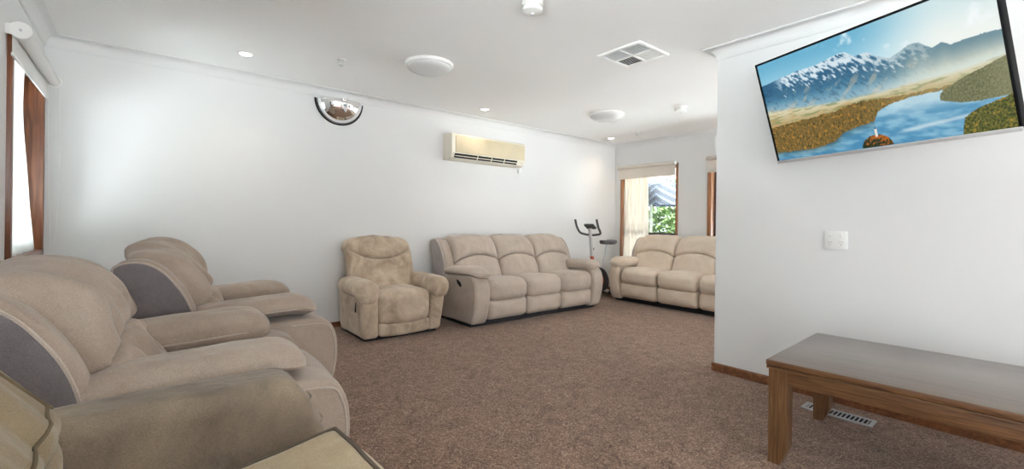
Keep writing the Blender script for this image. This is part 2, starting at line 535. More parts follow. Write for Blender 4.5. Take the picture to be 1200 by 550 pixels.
def roller_blind(x, y0, y1, z, drop, r, sgn, mat, label, cord_y=None, cord_len=1.0, bracket=0.045):
    """sgn: direction from room to wall along X; cloth hangs off the wall side of the roll"""
    root = tag(empty('roller_blind', (x, (y0 + y1) / 2, z)), label, 'blind')
    L = (y1 - y0) / 2
    prof = [(0, -L), (r * 0.9, -L), (r, -L + 0.004), (r, L - 0.004), (r * 0.9, L), (0, L)]
    MB().lathe(prof, (0, 0, 0), 28, 'y').build('roll', mat, root)
    cx = sgn * r * 0.9
    MB().box((cx - 0.0012, -L + 0.01, -drop), (cx + 0.0012, L - 0.01, 0.0)).build('cloth', mat, root)
    MB().box((cx - 0.006, -L + 0.01, -drop - 0.02), (cx + 0.006, L - 0.01, -drop), 0.004).build('bottom_rail', mat, root)
    for s in (-1, 1):
        y = s * (L + 0.004)
        b = MB()
        b.lathe([(0, -0.004), (bracket * 0.95, -0.004), (bracket, 0), (bracket * 0.95, 0.004), (0, 0.004)], (0, y, 0), 28, 'y')
        b.box((0, y - 0.0028, -bracket * 0.62), (sgn * (abs(x - (XL if sgn < 0 else XW)) + 0.002), y + 0.0028, bracket * 0.62), 0.001)
        br = b.build('bracket', M['white'], root)
        MB().lathe([(0, -0.003), (0.006, -0.003), (0.006, 0.003), (0, 0.003)], (0, y + s * 0.006, 0), 12, 'y').build('pin', M['steel'], br)
    if cord_y is not None:
        cy = cord_y
        pts = [(r * -sgn * 0.8, cy, 0), (r * -sgn * 1.0, cy + 0.004, -cord_len * 0.5), (-sgn * r * 0.5, cy + 0.006, -cord_len), (0, cy + 0.004, -cord_len - 0.02), (sgn * r * 0.2, cy, -cord_len), (sgn * r * 0.6, cy, -cord_len * 0.5), (sgn * r * 0.8, cy, 0)]
        MB().tube(cat_rom(pts, 50, False), 0.0022, 6).build('pull_chain', M['white'], root)
    return root
roller_blind(-0.492, 3.42, 4.545, 2.035, 0.115, 0.034, -1, M['blindw'], 'white roller blind rolled up above the narrow timber window behind the recliners', cord_y=0.552, cord_len=1.12)
roller_blind(XW - 0.052, 3.49, 4.50, 1.975, 0.165, 0.026, 1, M['blind'], 'beige roller blind pulled part way down over the window behind the exercise bike', bracket=0.03)
roller_blind(XW - 0.052, 1.72, 3.03, 1.985, 0.175, 0.026, 1, M['blind'], 'beige roller blind mostly hidden behind the white partition wall', bracket=0.03)

def curtain(name, label, cat, x, ya, yb, z0, z1, folds, amp, mat, shape=None, nz_=40, nyy=120, thick=0.003):
    vs = []; 
    def pt(i, j):
        t = j / nyy; h = i / nz_
        y0_, y1_, xo = (shape(h) if shape else (ya, yb, 0))
        y = y0_ + (y1_ - y0_) * t
        a = amp * (0.75 + 0.5 * nz(t * 3, h * 1.2, 3))
        return (x + xo + a * math.sin(t * folds * 2 * PI + 1.2 * nz(t * 2, h * 1.5, 0)) , y + 0.01 * math.sin(h * 9 + t * 20), z0 + (z1 - z0) * h)
    for i in range(nz_ + 1):
        for j in range(nyy + 1):
            vs.append(pt(i, j))
    k = nyy + 1
    fs = [(i * k + j, i * k + j + 1, (i + 1) * k + j + 1, (i + 1) * k + j) for i in range(nz_) for j in range(nyy)]
    mb = MB().put(vs, fs)
    o = mb.build(name, mat, sharp=None)
    so = o.modifiers.new('thickness', 'SOLIDIFY'); so.thickness = thick
    tag(o, label, cat)
    return o
def tieback(h):
    # gathered in the upper half, spreading towards the sill
    e = (1 - h) ** 2
    return (3.525 + 0.05 * e, 3.99 + 0.42 * e - 0.06 * math.exp(-((h - 0.72) / 0.2) ** 2), 0)
curtain('sheer_curtain', 'sheer white curtain hanging in the narrow timber window beside the nearest wall', 'curtain', XL - 0.016, 0, 0, 0.84, 2.02, 5, 0.016, M['sheer'], tieback)
curtain('drape', 'cream full length drape drawn to one side of the far window', 'curtain', XW + 0.035, 3.985, 4.43, 0.34, 1.94, 6.5, 0.030, M['drape'])

# ------------------------------------------------------------------ outside the far window
def leaf_blob(name, label, cat, c, s, n, size, mats):
    mb = MB()
    for i in range(n):
        th, ph = random.uniform(0, 2 * PI), math.acos(random.uniform(-1, 1))
        r = random.uniform(0.72, 1.0) * (1 + 0.18 * nz(math.cos(th) * 2, math.sin(th) * 2, ph * 2))
        p = Vector((c[0] + s[0] * r * math.sin(ph) * math.cos(th), c[1] + s[1] * r * math.sin(ph) * math.sin(th), c[2] + s[2] * r * math.cos(ph)))
        if p.z < 0.0: continue
        a = Vector((random.gauss(0, 1), random.gauss(0, 1), random.gauss(0, 1))).normalized()
        b = a.orthogonal().normalized(); q = size * random.uniform(0.7, 1.3)
        mb.put([p - a * q, p - b * q * 0.4, p + a * q, p + b * q * 0.4], [(0, 1, 2, 3)])
    o = mb.build(name, mats, sharp=None)
    return tag(o, label, cat)
M['leaf'] = plain('sunlit_leaf', lin((80, 104, 46)), 0.6, vary=0.35, scale=3)
M['leaf2'] = plain('dark_leaf', lin((76, 104, 50)), 0.6, vary=0.35, scale=3)
leaf_blob('garden_shrub', 'bright green garden shrub seen through the far window below the patio umbrella', 'shrub', (9.6, 5.3, 0.75), (0.8, 1.7, 0.95), 9500, 0.07, M['leaf'])
leaf_blob('garden_tree', 'taller leafy tree at the right edge of the far window view', 'tree', (13.0, 5.9, 2.2), (1.3, 2.2, 2.2), 4200, 0.10, M['leaf2'])

def zigzag_mat():
    mt, nt, b = nodes('umbrella_zigzag')
    tc = add(nt, 'ShaderNodeTexCoord')
    w = add(nt, 'ShaderNodeTexWave', wave_type='BANDS', bands_direction='Z'); w.wave_profile = 'TRI'
    w.inputs['Scale'].default_value = 2.4; w.inputs['Distortion'].default_value = 0
    sx = add(nt, 'ShaderNodeSeparateXYZ'); nt.links.new(tc.outputs['Object'], sx.inputs[0])
    pp = add(nt, 'ShaderNodeMath', operation='PINGPONG'); pp.inputs[1].default_value = 0.2
    nt.links.new(sx.outputs['Y'], pp.inputs[0])
    ad = add(nt, 'ShaderNodeMath', operation='ADD'); nt.links.new(pp.outputs[0], ad.inputs[0]); nt.links.new(sx.outputs['Z'], ad.inputs[1])
    cb = add(nt, 'ShaderNodeCombineXYZ'); nt.links.new(ad.outputs[0], cb.inputs['Z'])
    nt.links.new(cb.outputs[0], w.inputs['Vector'])
    r = ramp(nt, [(0.55, lin((22, 28, 38))), (0.72, lin((58, 66, 78)))])
    nt.links.new(w.outputs['Fac'], r.inputs['Fac']); nt.links.new(r.outputs['Color'], b.inputs['Base Color'])
    b.inputs['Roughness'].default_value = 0.9
    return mt
M['zig'] = zigzag_mat()
M['polecol'] = plain('weathered_pole', lin((104, 106, 94)), 0.6)
um = tag(empty('patio_umbrella', (7.7, 5.02, 0.0)), 'navy and white zigzag patio umbrella outside the far window', 'umbrella')
R_ = 0.62
top = (0, 0, 2.32); rim = []; rings = [[(1e-4 * math.cos(2 * PI * i / 48), 1e-4 * math.sin(2 * PI * i / 48), 1.98) for i in range(48)]]
for q in range(1, 9):
    f_ = q / 8
    rings.append([(R_ * f_ * math.cos(2 * PI * i / 48) * (1 - 0.05 * f_ * abs(math.sin(PI * i / 6))), R_ * f_ * math.sin(2 * PI * i / 48) * (1 - 0.05 * f_ * abs(math.sin(PI * i / 6))), 1.98 - 0.18 * f_ ** 1.3) for i in range(48)])
rings.append([(p[0] * 1.005, p[1] * 1.005, p[2] - 0.36) for p in rings[-1]])
cn = MB().rings(rings, caps=False).build('canopy', M['zig'], um, sharp=None)
MB().tube([(0, 0, 0), (0, 0, 2.0)], 0.024, 14).build('pole', M['polecol'], um)
MB().lathe([(0, 0), (0.24, 0), (0.24, 0.05), (0.05, 0.09), (0.03, 0.16), (0, 0.16)]).build('base', M['dark'], um)
M['paleroof'] = plain('painted_timber', lin((214, 200, 184)), 0.7)
struct(MB().box((XW + T, 0.5, 2.14), (7.15, 7.0, 2.22)).box((7.0, 0.5, 1.88), (7.12, 7.0, 2.16)).build('trim_3', M['paleroof'], smooth=False))
M['earth'] = plain('pale_paving', lin((212, 212, 212)), 0.9, vary=0.08, scale=1.5)  # outside ground; unseen stretch behind the camera added pale to bounce sun indoors
struct(MB().box((-14, -30, -0.20), (30, YR, -0.13)).box((XW + T, YR, -0.2), (30, 20, -0.02)).box((-14, YR, -0.2), (XL - T, 20, -0.13)).box((XL - T, YW + T, -0.2), (XW + T, 20, -0.13)).build('floor_terrace', M['earth'], smooth=False))

# ------------------------------------------------------------------ recliner family A (wing backs, pillow-top arms)
BACK = Curve2([(0.605, 0.36), (0.555, 0.47), (0.515, 0.57), (0.478, 0.66), (0.437, 0.745), (0.38, 0.818), (0.31, 0.852), (0.23, 0.85), (0.165, 0.80), (0.13, 0.72)])

def cushion_on_back(a_half, vc, t0, t1, thick, lift, seed, dome=0.05, fold=0.0, fold_at=-1, n=(40, 36, 6), curve=BACK, keep=(0.3, 0.3), folds=5.0, narrow=0.03, flat=2.4):
    """pillow lying on the back curve; domed across and up, pinched to a crease at its seams, with sewn-in folds running from one seam"""
    L = 0.2
    def fn(x, y, z):
        a = x / a_half; b = y / L; c = z / (thick / 2)
        lo = t0(a); hi = t1(a)
        t = lo + (hi - lo) * (b + 1) / 2
        (u, zz), (nu, nz__) = curve.at(t)
        k = keep[0] if b < 0 else keep[1]
        A = max(0.0, 1 - abs(a) ** flat) ** (0.7 if flat < 3 else 0.5)
        B = k + (1 - k) * max(0.0, 1 - abs(b) ** 3) ** 0.55
        w = (c + 1) / 2
        off = lift - thick * 0.5 + z + w * dome * A * B
        if fold and c > -0.5:
            d = (b + 1) if fold_at < 0 else (1 - b)
            g = math.exp(-(d / 0.75) ** 1.3) * (0.25 + 0.75 * min(1, d / 0.15))
            ph = a * folds + 0.8 * nz(a * 2.2, b * 0.7, seed) + seed
            ph2 = a * folds * 1.9 + 0.9 * nz(a * 3.1, b * 0.8, seed + 4) + seed * 1.7
            v1 = (1 - abs(math.sin(ph))) ** 1.8; v2 = (1 - abs(math.sin(ph2))) ** 2.2
            off -= w * fold * g * (v1 + 0.6 * v2) * (1 - 0.5 * abs(a) ** 4)
            off += w * fold * 0.9 * nz(a * 3.0, b * 1.1, seed + 7)
        off += 0.008 * nz(a * 1.6, b * 1.6, seed + 3) * w
        v = vc + x * (1 - narrow * max(0, b) ** 3) + 0.005 * nz(b * 2, c, seed)
        return (u + nu * off, v, zz + nz__ * off)
    mb = soft((a_half, L, thick / 2), min(0.035, thick * 0.45), n, fn)
    mb.on = lambda a, b, out=0.0: fn(a * a_half, b * L, thick / 2 + out)
    return mb

def recliner_a(name, label, cat, nseats, seat_w, arm_w, loc, rz, fx, fab, lever=False, pad_lift=0.0, seed=0.0, group=None, front_seat=0.0, fold=0.050, felt='felt', dome=0.07, flat=2.4, topkeep=0.7):
    root = tag(empty(name, loc, rz), label, cat, group)
    W = nseats * seat_w + 2 * arm_w; hw = W / 2
    inner = hw - arm_w
    MB().box((0.16, -hw + 0.03, 0.0), (fx - 0.13, hw - 0.03, 0.07), 0.006).build('base', M['dark'], root)
    slab([(0.13, 0.06), (0.12, 0.4), (0.13, 0.7), (0.15, 0.82), (0.20, 0.86), (0.28, 0.85), (0.36, 0.76), (0.43, 0.6), (0.5, 0.45), (0.52, 0.2), (0.50, 0.06)], -hw + 0.05, hw - 0.05, 0.03).build('back_frame', M['felt'], root)
    # wings
    wing = [(0.455, 0.52), (0.462, 0.56), (0.452, 0.62), (0.425, 0.695), (0.385, 0.765), (0.335, 0.83), (0.275, 0.872), (0.215, 0.882), (0.165, 0.868), (0.150, 0.84), (0.170, 0.76), (0.20, 0.66), (0.24, 0.54), (0.26, 0.46), (0.30, 0.40), (0.44, 0.46)]
    for s in (-1, 1):
        v_out, v_in = s * (hw + 0.0), s * (hw - 0.125)
        wg = slab(wing, min(v_out, v_in), max(v_out, v_in), 0.04, 80, 0.012).build('side_wing', fab, root)
        side = [(0.30 + (u - 0.30) * 0.95 - 0.014, 0.655 + (z - 0.655) * 0.95) for u, z in wing]
        slab(side, s * hw - 0.028 if s > 0 else s * hw - 0.016, s * hw + 0.016 if s > 0 else s * hw + 0.028, 0.008, 80, 0.004).build('side_panel', M[felt], wg)
        pp = cat_rom(side, 90)
        MB().tube([(u, s * (hw + 0.012), z) for u, z in pp], 0.0055, 6, closed=True).build('piping', M['pipe'], wg)
    # back cushions
    cw = (2 * hw - 0.21) / nseats
    for i in range(nseats):
        vc = -hw + 0.105 + cw * (i + 0.5)
        sd = seed + i * 7.3
        seam = lambda a: 0.43 - 0.085 * (abs(a) ** 2.2)
        cushion_on_back(cw / 2 - 0.003, vc, lambda a: 0.06, lambda a: seam(a), 0.10, 0.012, sd + 2, dome=dome, fold=fold * 0.7, fold_at=1, keep=(0.9, 0.35), folds=6.0, narrow=0, flat=flat).build('lumbar_cushion', fab, root)
        cushion_on_back(cw / 2 - 0.002, vc, lambda a: seam(a), lambda a: 0.84, 0.11, 0.022, sd, dome=dome, fold=fold, keep=(0.42, topkeep), folds=6.5, flat=flat).build('headrest_cushion', fab, root)
    # seats
    for i in range(nseats):
        vc = -inner + seat_w * (i + 0.5); sd = seed + i * 3.1
        fs_ = fx - 0.005 + front_seat
        hx = (fs_ - 0.46) / 2
        def fn(x, y, z, vc=vc, sd=sd, hx=hx, fs_=fs_):
            a = x / hx; b = y / (seat_w / 2); c = z / 0.11
            zz = 0.355 + z
            if c > 0:
                zz += 0.028 * (1 - a * a * 0.6) * (1 - b ** 4) + 0.006 * nz(a * 2, b * 2, sd) - 0.012 * (1 - a)
            u = fs_ - hx + x
            if a > 0: u += 0.022 * (1 - b * b) * a * (1 - 0.6 * c * c)
            return (u, vc + y, zz)
        soft((hx, seat_w / 2 - 0.004, 0.11), 0.085, (26, 22, 14), fn).build('seat_cushion', fab, root)
        def fn2(x, y, z, vc=vc, sd=sd):
            b = y / (seat_w / 2); c = z / 0.105
            u = fx - 0.115 + x + (0.02 * (1 - b * b) * (1 - c * c) if x > 0 else 0) - 0.02 * (c < 0) * c * c
            return (u + 0.004 * nz(b * 2, c * 2, sd), vc + y, 0.165 + z)
        soft((0.09, seat_w / 2 - 0.005, 0.105), 0.05, (10, 22, 14), fn2).build('footrest', fab, root)
    # arms
    for s in (-1, 1):
        a0, a1 = s * (hw - 0.004), s * (hw - arm_w)
        prof = [(0.20, 0.05), (0.18, 0.25), (0.20, 0.46), (0.34, 0.50), (0.6, 0.515), (0.88, 0.53), (fx - 0.075, 0.515), (fx - 0.018, 0.455), (fx + 0.002, 0.36), (fx - 0.004, 0.25), (fx - 0.035, 0.12), (fx - 0.07, 0.045), (fx - 0.12, 0.035), (0.6, 0.035)]
        ar = slab(prof, min(a0, a1), max(a0, a1), 0.028, 90, 0.006).build('armrest', fab, root)
        edge = cat_rom([(0.86, 0.50), (fx - 0.082, 0.492), (fx - 0.035, 0.44), (fx - 0.018, 0.355), (fx - 0.024, 0.25), (fx - 0.055, 0.13), (fx - 0.085, 0.06)], 40, False)
        MB().tube([(u, s * (hw - 0.003), z) for u, z in edge], 0.0045, 6).build('piping', M['pipe'], ar)
        hl = (0.985 - 0.40) / 2; wv = arm_w / 2 + 0.03
        vcn = s * (hw - arm_w / 2 - 0.012)
        def fpad(x, y, z, s=s, hl=hl, wv=wv, vcn=vcn):
            a = x / hl; o = s * y / wv; c = z / 0.08
            th = 0.050 + 0.042 * max(0, -o) - 0.030 * max(0, o) if c < 0 else 0.044
            zz = 0.545 + pad_lift + c * th + 0.016 * a
            if c > 0: zz += 0.020 * (1 - o * o) * (1 - a ** 4)
            zz -= 0.030 * max(0, a - 0.55) ** 2 / 0.2
            zz += 0.005 * nz(a * 3, o * 2, seed + s)
            ends = 1 - 0.10 * max(0, a) ** 4
            g = math.exp(-(1 - abs(a)) / 0.12)
            v = vcn + y * ends + 0.004 * g * math.sin(c * 9)
            u = 0.40 + hl + x + 0.018 * (1 - o * o) * (1 if a > 0 else 0) * abs(a)
            return (u, v, zz)
        pd = soft((hl, wv, 0.08), 0.07, (34, 18, 12), fpad).build('arm_pad', fab, ar)
        loop = []
        for q in range(60):
            t_ = 2 * PI * q / 60
            ca, so = math.cos(t_), math.sin(t_)
            ex = lambda w: math.copysign(abs(w) ** 0.42, w)
            x_, y_ = ex(ca) * hl * 0.995, ex(so) * wv * 0.995
            p = fpad(x_, y_, -0.030)
            loop.append(p)
        MB().tube(loop, 0.0045, 6, closed=True).build('piping', M['pipe'], ar)
    if lever:
        s = lever
        lv = soft((0.042, 0.012, 0.026), 0.024, (12, 6, 10), lambda x, y, z: (0.735 + x * 0.9 - z * 0.35, s * (hw + 0.008) + y, 0.435 + z - x * 0.45)).build('release_lever', M['black'], root)
        lv['label'] = 'black oval release lever'
    return root

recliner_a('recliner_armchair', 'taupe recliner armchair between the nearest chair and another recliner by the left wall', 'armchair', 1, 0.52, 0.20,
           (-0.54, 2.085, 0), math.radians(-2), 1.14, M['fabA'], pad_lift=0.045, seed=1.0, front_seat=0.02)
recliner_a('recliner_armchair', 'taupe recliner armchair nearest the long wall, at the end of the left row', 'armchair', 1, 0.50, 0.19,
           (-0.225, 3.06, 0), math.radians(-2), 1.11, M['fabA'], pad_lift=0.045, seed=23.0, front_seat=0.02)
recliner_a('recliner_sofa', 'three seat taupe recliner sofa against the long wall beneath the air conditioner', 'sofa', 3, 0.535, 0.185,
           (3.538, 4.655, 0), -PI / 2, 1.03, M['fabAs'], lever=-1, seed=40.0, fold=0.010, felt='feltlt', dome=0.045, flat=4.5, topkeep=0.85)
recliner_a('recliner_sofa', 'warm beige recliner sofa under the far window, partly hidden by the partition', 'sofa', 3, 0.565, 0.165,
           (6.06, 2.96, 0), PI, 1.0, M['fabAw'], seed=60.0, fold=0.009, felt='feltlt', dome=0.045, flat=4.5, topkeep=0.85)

# ------------------------------------------------------------------ worn tan recliner beside the sofa
def recliner_b():
    root = tag(empty('recliner_armchair', (1.885, 4.565, 0), -PI / 2), 'worn tan suede recliner standing alone against the long wall left of the sofa', 'armchair')
    hw = 0.43
    fab = M['fabB']
    MB().box((0.12, -0.36, 0.0), (0.70, 0.36, 0.06), 0.006).build('base', M['dark'], root)
    # body sides; wider towards the arms
    def flare(u, v, z):
        k = 1 + 0.20 * max(0, (z - 0.04)) * (0.4 + 0.9 * max(0, (u - 0.1)) / 0.7)
        return (u + 0.0, v * k, z)
    for s in (-1, 1):
        a0, a1 = s * 0.385, s * 0.245
        pr = [(0.14, 0.04), (0.12, 0.3), (0.14, 0.46), (0.3, 0.48), (0.6, 0.47), (0.74, 0.44), (0.775, 0.36), (0.77, 0.24), (0.755, 0.12), (0.74, 0.03), (0.6, 0.025), (0.3, 0.025)]
        ar = slab(pr, min(a0, a1), max(a0, a1), 0.03, 80, 0.006, warp=flare).build('armrest', fab, root)
        def fpad(x, y, z, s=s):
            a = x / 0.265; o = s * y / 0.105; c = z / 0.075
            zz = 0.455 + z + 0.012 * (1 - o * o) * (c > 0) + 0.007 * nz(a * 3, o * 2.5, 4 + s)
            f_ = max(0, a - 0.35) / 0.65
            if c < 0.3: zz -= 0.045 * f_ * f_ * (0.3 - c)
            zz -= 0.02 * f_ * f_
            if c < 0 and o > 0: zz += 0.01 * o
            v = s * 0.342 * 1.045 + y * (1 + 0.04 * f_) + 0.004 * math.sin(a * 14) * (1 - abs(c)) * nz(a * 3, c, 2)
            u = 0.522 + x * 1.07 + 0.012 * (1 - o * o) * (a > 0)
            return (u, v, zz)
        soft((0.265, 0.105, 0.075), 0.07, (26, 16, 12), fpad).build('arm_pad', fab, ar)
    # seat with a rounded nose that drops to the foot panel
    def fseat(x, y, z):
        a = x / 0.24; b = y / 0.255; c = z / 0.155
        u = 0.545 + x + 0.02 * (1 - b * b) * max(0, a)
        zz = 0.275 + z + (0.018 * (1 - b ** 2) * (1 - a * a) if c > 0 else 0.018 * (b * b) * max(0, a)) + 0.006 * nz(a * 2, b * 3, 8)
        wd = 1 + 0.035 * max(0, a)
        return (u, y * wd, zz)
    soft((0.24, 0.255, 0.155), 0.075, (22, 24, 18), fseat).build('seat_cushion', fab, root)
    def ffoot(x, y, z):
        b = y / 0.25
        return (0.735 + x + 0.012 * (1 - b * b) * (x > 0), y, 0.085 + z + 0.01 * b * b)
    soft((0.035, 0.252, 0.06), 0.028, (8, 22, 10), ffoot).build('footrest', fab, root)
    curve = Curve2([(0.37, 0.34), (0.335, 0.44), (0.295, 0.56), (0.255, 0.67), (0.215, 0.765), (0.165, 0.828), (0.105, 0.848), (0.055, 0.822), (0.03, 0.73)])
    slab([(0.02, 0.06), (0.015, 0.4), (0.01, 0.7), (0.03, 0.80), (0.09, 0.83), (0.16, 0.80), (0.22, 0.66), (0.28, 0.5), (0.3, 0.2), (0.28, 0.06)], -0.30, 0.30, 0.04).build('back_frame', fab, root)
    crease = lambda a: 0.49 + 0.12 * a * a
    cushion_on_back(0.338, -0.018, lambda a: 0.05, lambda a: crease(a) + 0.07 * abs(a) ** 3, 0.11, 0.012, 3.3, dome=0.055, fold=0.012, fold_at=1, keep=(0.9, 0.15), curve=curve, narrow=0).build('lumbar_cushion', fab, root)
    cushion_on_back(0.338, -0.018, lambda a: crease(a), lambda a: 0.95, 0.11, 0.014, 9.1, dome=0.055, fold=0.012, keep=(0.2, 0.6), curve=curve, narrow=0.02).build('headrest_cushion', fab, root)
    lv = soft((0.012, 0.006, 0.05), 0.006, (4, 4, 10), lambda x, y, z: (0.62 + x + z * 0.2, -0.41 + y, 0.3 + z)).build('release_lever', M['dark'], root)
    return root
recliner_b()

# ------------------------------------------------------------------ nearest recliner
def recliner_c():
    root = tag(empty('recliner_armchair', (-0.55, 1.0, 0)), 'olive tan recliner nearest the camera, showing a long rubbed armrest and piped seat corner', 'armchair')
    fab = M['fabC']
    MB().box((0.15, -0.48, 0.0), (0.90, 0.48, 0.06), 0.006).build('base', M['dark'], root)
    for s in (-1, 1):
        a0, a1 = s * 0.565, s * 0.365
        pr = [(0.12, 0.05), (0.10, 0.3), (0.13, 0.54), (0.20, 0.602), (0.40, 0.612), (0.70, 0.616), (0.86, 0.612), (0.912, 0.585), (0.965, 0.48), (0.998, 0.36), (1.0, 0.2), (0.975, 0.06), (0.9, 0.035), (0.5, 0.03)]
        def wr(u, v, z):
            f_ = max(0, (u - 0.86)) / 0.115
            g = 0.006 * f_ * math.sin(z * 62)
            return (u + g * 0.6, v + 0.006 * nz(u * 5, v * 3, z * 5) + g * 0.5 * (-s), z + 0.004 * nz(u * 4, z * 3, 1.0))
        ar = slab(pr, min(a0, a1), max(a0, a1), 0.055, 130, 0.008, warp=wr, cap=9)
        ar = ar.build('armrest', M['fabCarm'], root)
        ar['label'] = 'armrest rubbed grey with wear'
        eg = cat_rom([(0.878, 0.598), (0.908, 0.56), (0.937, 0.48), (0.958, 0.36), (0.962, 0.2)], 40, False)
        for (z0_, u0_) in ((0.545, 0.925), (0.475, 0.958), (0.405, 0.978), (0.33, 0.99)):
            MB().tube([(u0_ + 0.004, -0.0 + s * 0.372, z0_), (u0_ + 0.016, s * 0.392, z0_ + 0.004), (u0_ + 0.018, s * 0.43, z0_ + 0.004)], [0.0015, 0.003, 0.0015], 6).build('gather', M['fabCarm'], ar)
    curve = Curve2([(0.45, 0.36), (0.447, 0.46), (0.452, 0.55), (0.448, 0.615), (0.395, 0.695), (0.33, 0.775), (0.255, 0.86), (0.18, 0.925), (0.11, 0.94), (0.05, 0.88), (0.04, 0.78)])
    slab([(0.06, 0.06), (0.05, 0.5), (0.04, 0.8), (0.08, 0.88), (0.16, 0.86), (0.26, 0.74), (0.33, 0.6), (0.34, 0.3), (0.33, 0.06)], -0.31, 0.31, 0.04).build('back_frame', fab, root)
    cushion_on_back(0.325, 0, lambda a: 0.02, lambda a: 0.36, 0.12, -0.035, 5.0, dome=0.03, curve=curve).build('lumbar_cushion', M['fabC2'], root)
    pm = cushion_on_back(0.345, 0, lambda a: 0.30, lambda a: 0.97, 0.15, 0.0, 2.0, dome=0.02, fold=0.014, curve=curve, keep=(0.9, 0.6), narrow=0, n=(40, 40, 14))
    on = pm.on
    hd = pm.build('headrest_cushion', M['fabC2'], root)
    # sewn seams round the pillow corner
    path = [(0.80, 0.9 - 0.1 * q_) for q_ in range(18)] + [(0.83, -0.83), (0.87, -0.82)]
    MB().tube([on(a_, b_, 0.001) for a_, b_ in path], 0.0035, 8).build('piping', M['fabC2seam'], hd)
    MB().tube([on(0.79 - 0.1 * q_, -0.80 - 0.05 * math.sin(min(1, q_ / 5) * PI / 2), 0.001) for q_ in range(16)], 0.0035, 8).build('piping', M['fabC2seam'], hd)
    # boxed seat cushion with piped edges
    def fseat(x, y, z):
        a = x / 0.28; b = y / 0.305; c = z / 0.10
        u = 0.70 + x + (0.05 * (1 - b * b * 0.8) * (1 - max(0, c) ** 3) * max(0, a) ** 2)
        zz = 0.350 + z + 0.012 * (1 - a * a) * (1 - b * b) * (c > 0) + 0.045 * a + 0.004 * nz(a * 3, b * 3, 1)
        return (u, y - 0.02, zz)
    st = soft((0.28, 0.305, 0.10), 0.03, (30, 30, 14), fseat).build('seat_cushion', fab, root)
    q = []
    for i in range(21): q.append(fseat(-0.27 + 0.54 * i / 20, 0.297, 0.093))
    for i in range(1, 21): q.append(fseat(0.272, 0.297 - 0.594 * i / 20, 0.093))
    for i in range(1, 21): q.append(fseat(0.27 - 0.54 * i / 20, -0.297, 0.093))
    MB().tube(q, 0.006, 8).build('piping', M['seam'], st)
    def ffoot(x, y, z):
        b = y / 0.3
        return (0.955 + x + 0.02 * (1 - b * b) * (x > 0), y, 0.19 + z)
    soft((0.05, 0.30, 0.125), 0.04, (8, 20, 14), ffoot).build('footrest', fab, root)
recliner_c()

# ------------------------------------------------------------------ coffee table
def coffee_table():
    root = tag(empty('coffee_table', (2.610, 0.216, 0), math.radians(2.0)), 'long low dark wooden coffee table by the white partition wall', 'table')
    hx, hy, zt = 0.392, 0.625, 0.464
    tt = MB().box((-hx, -hy, zt - 0.026), (hx, hy, zt - 0.001), 0.004).build('tabletop', M['table'], root)
    vn = MB().box((-hx + 0.003, -hy + 0.003, zt - 0.003), (hx - 0.003, hy - 0.003, zt), 0.0008).build('veneer', M['tabletop'], tt)
    vn['label'] = 'satin greyish brown top surface'
    MB().box((-hx + 0.002, -hy + 0.002, zt - 0.040), (hx - 0.002, hy - 0.002, zt - 0.0285), 0.002).build('edge_moulding', M['table'], root)
    lg = 0.075; ins = 0.010; ap = 0.060
    for sx in (-1, 1):
        for sy in (-1, 1):
            x0, x1 = sx * (hx - ins), sx * (hx - ins - lg); y0, y1 = sy * (hy - ins), sy * (hy - ins - lg)
            # square leg, the inner face cut away to a narrower foot
            prof = [(y0, 0.0), (y0, zt - 0.040), (y1, zt - 0.040), (y1, 0.075), (y1 + sy * 0.006, 0.055), (y1 + sy * 0.028, 0.0)]
            rings = [[(x, p[0], p[1]) for p in prof] for x in (x0, x1)]
            MB().rings(rings).build('leg', M['tableleg'], root, sharp=30)
    z0, z1 = zt - 0.040 - ap, zt - 0.040
    for sx in (-1, 1):
        xa = sx * (hx - ins - 0.003)
        MB().box((xa, -hy + ins + lg, z0), (xa - sx * 0.022, hy - ins - lg, z1), 0.002).build('apron', M['table'], root)
    for sy in (-1, 1):
        ya = sy * (hy - ins - 0.003)
        MB().box((-hx + ins + lg, ya, z0), (hx - ins - lg, ya - sy * 0.022, z1), 0.002).build('apron', M['table'], root)
coffee_table()

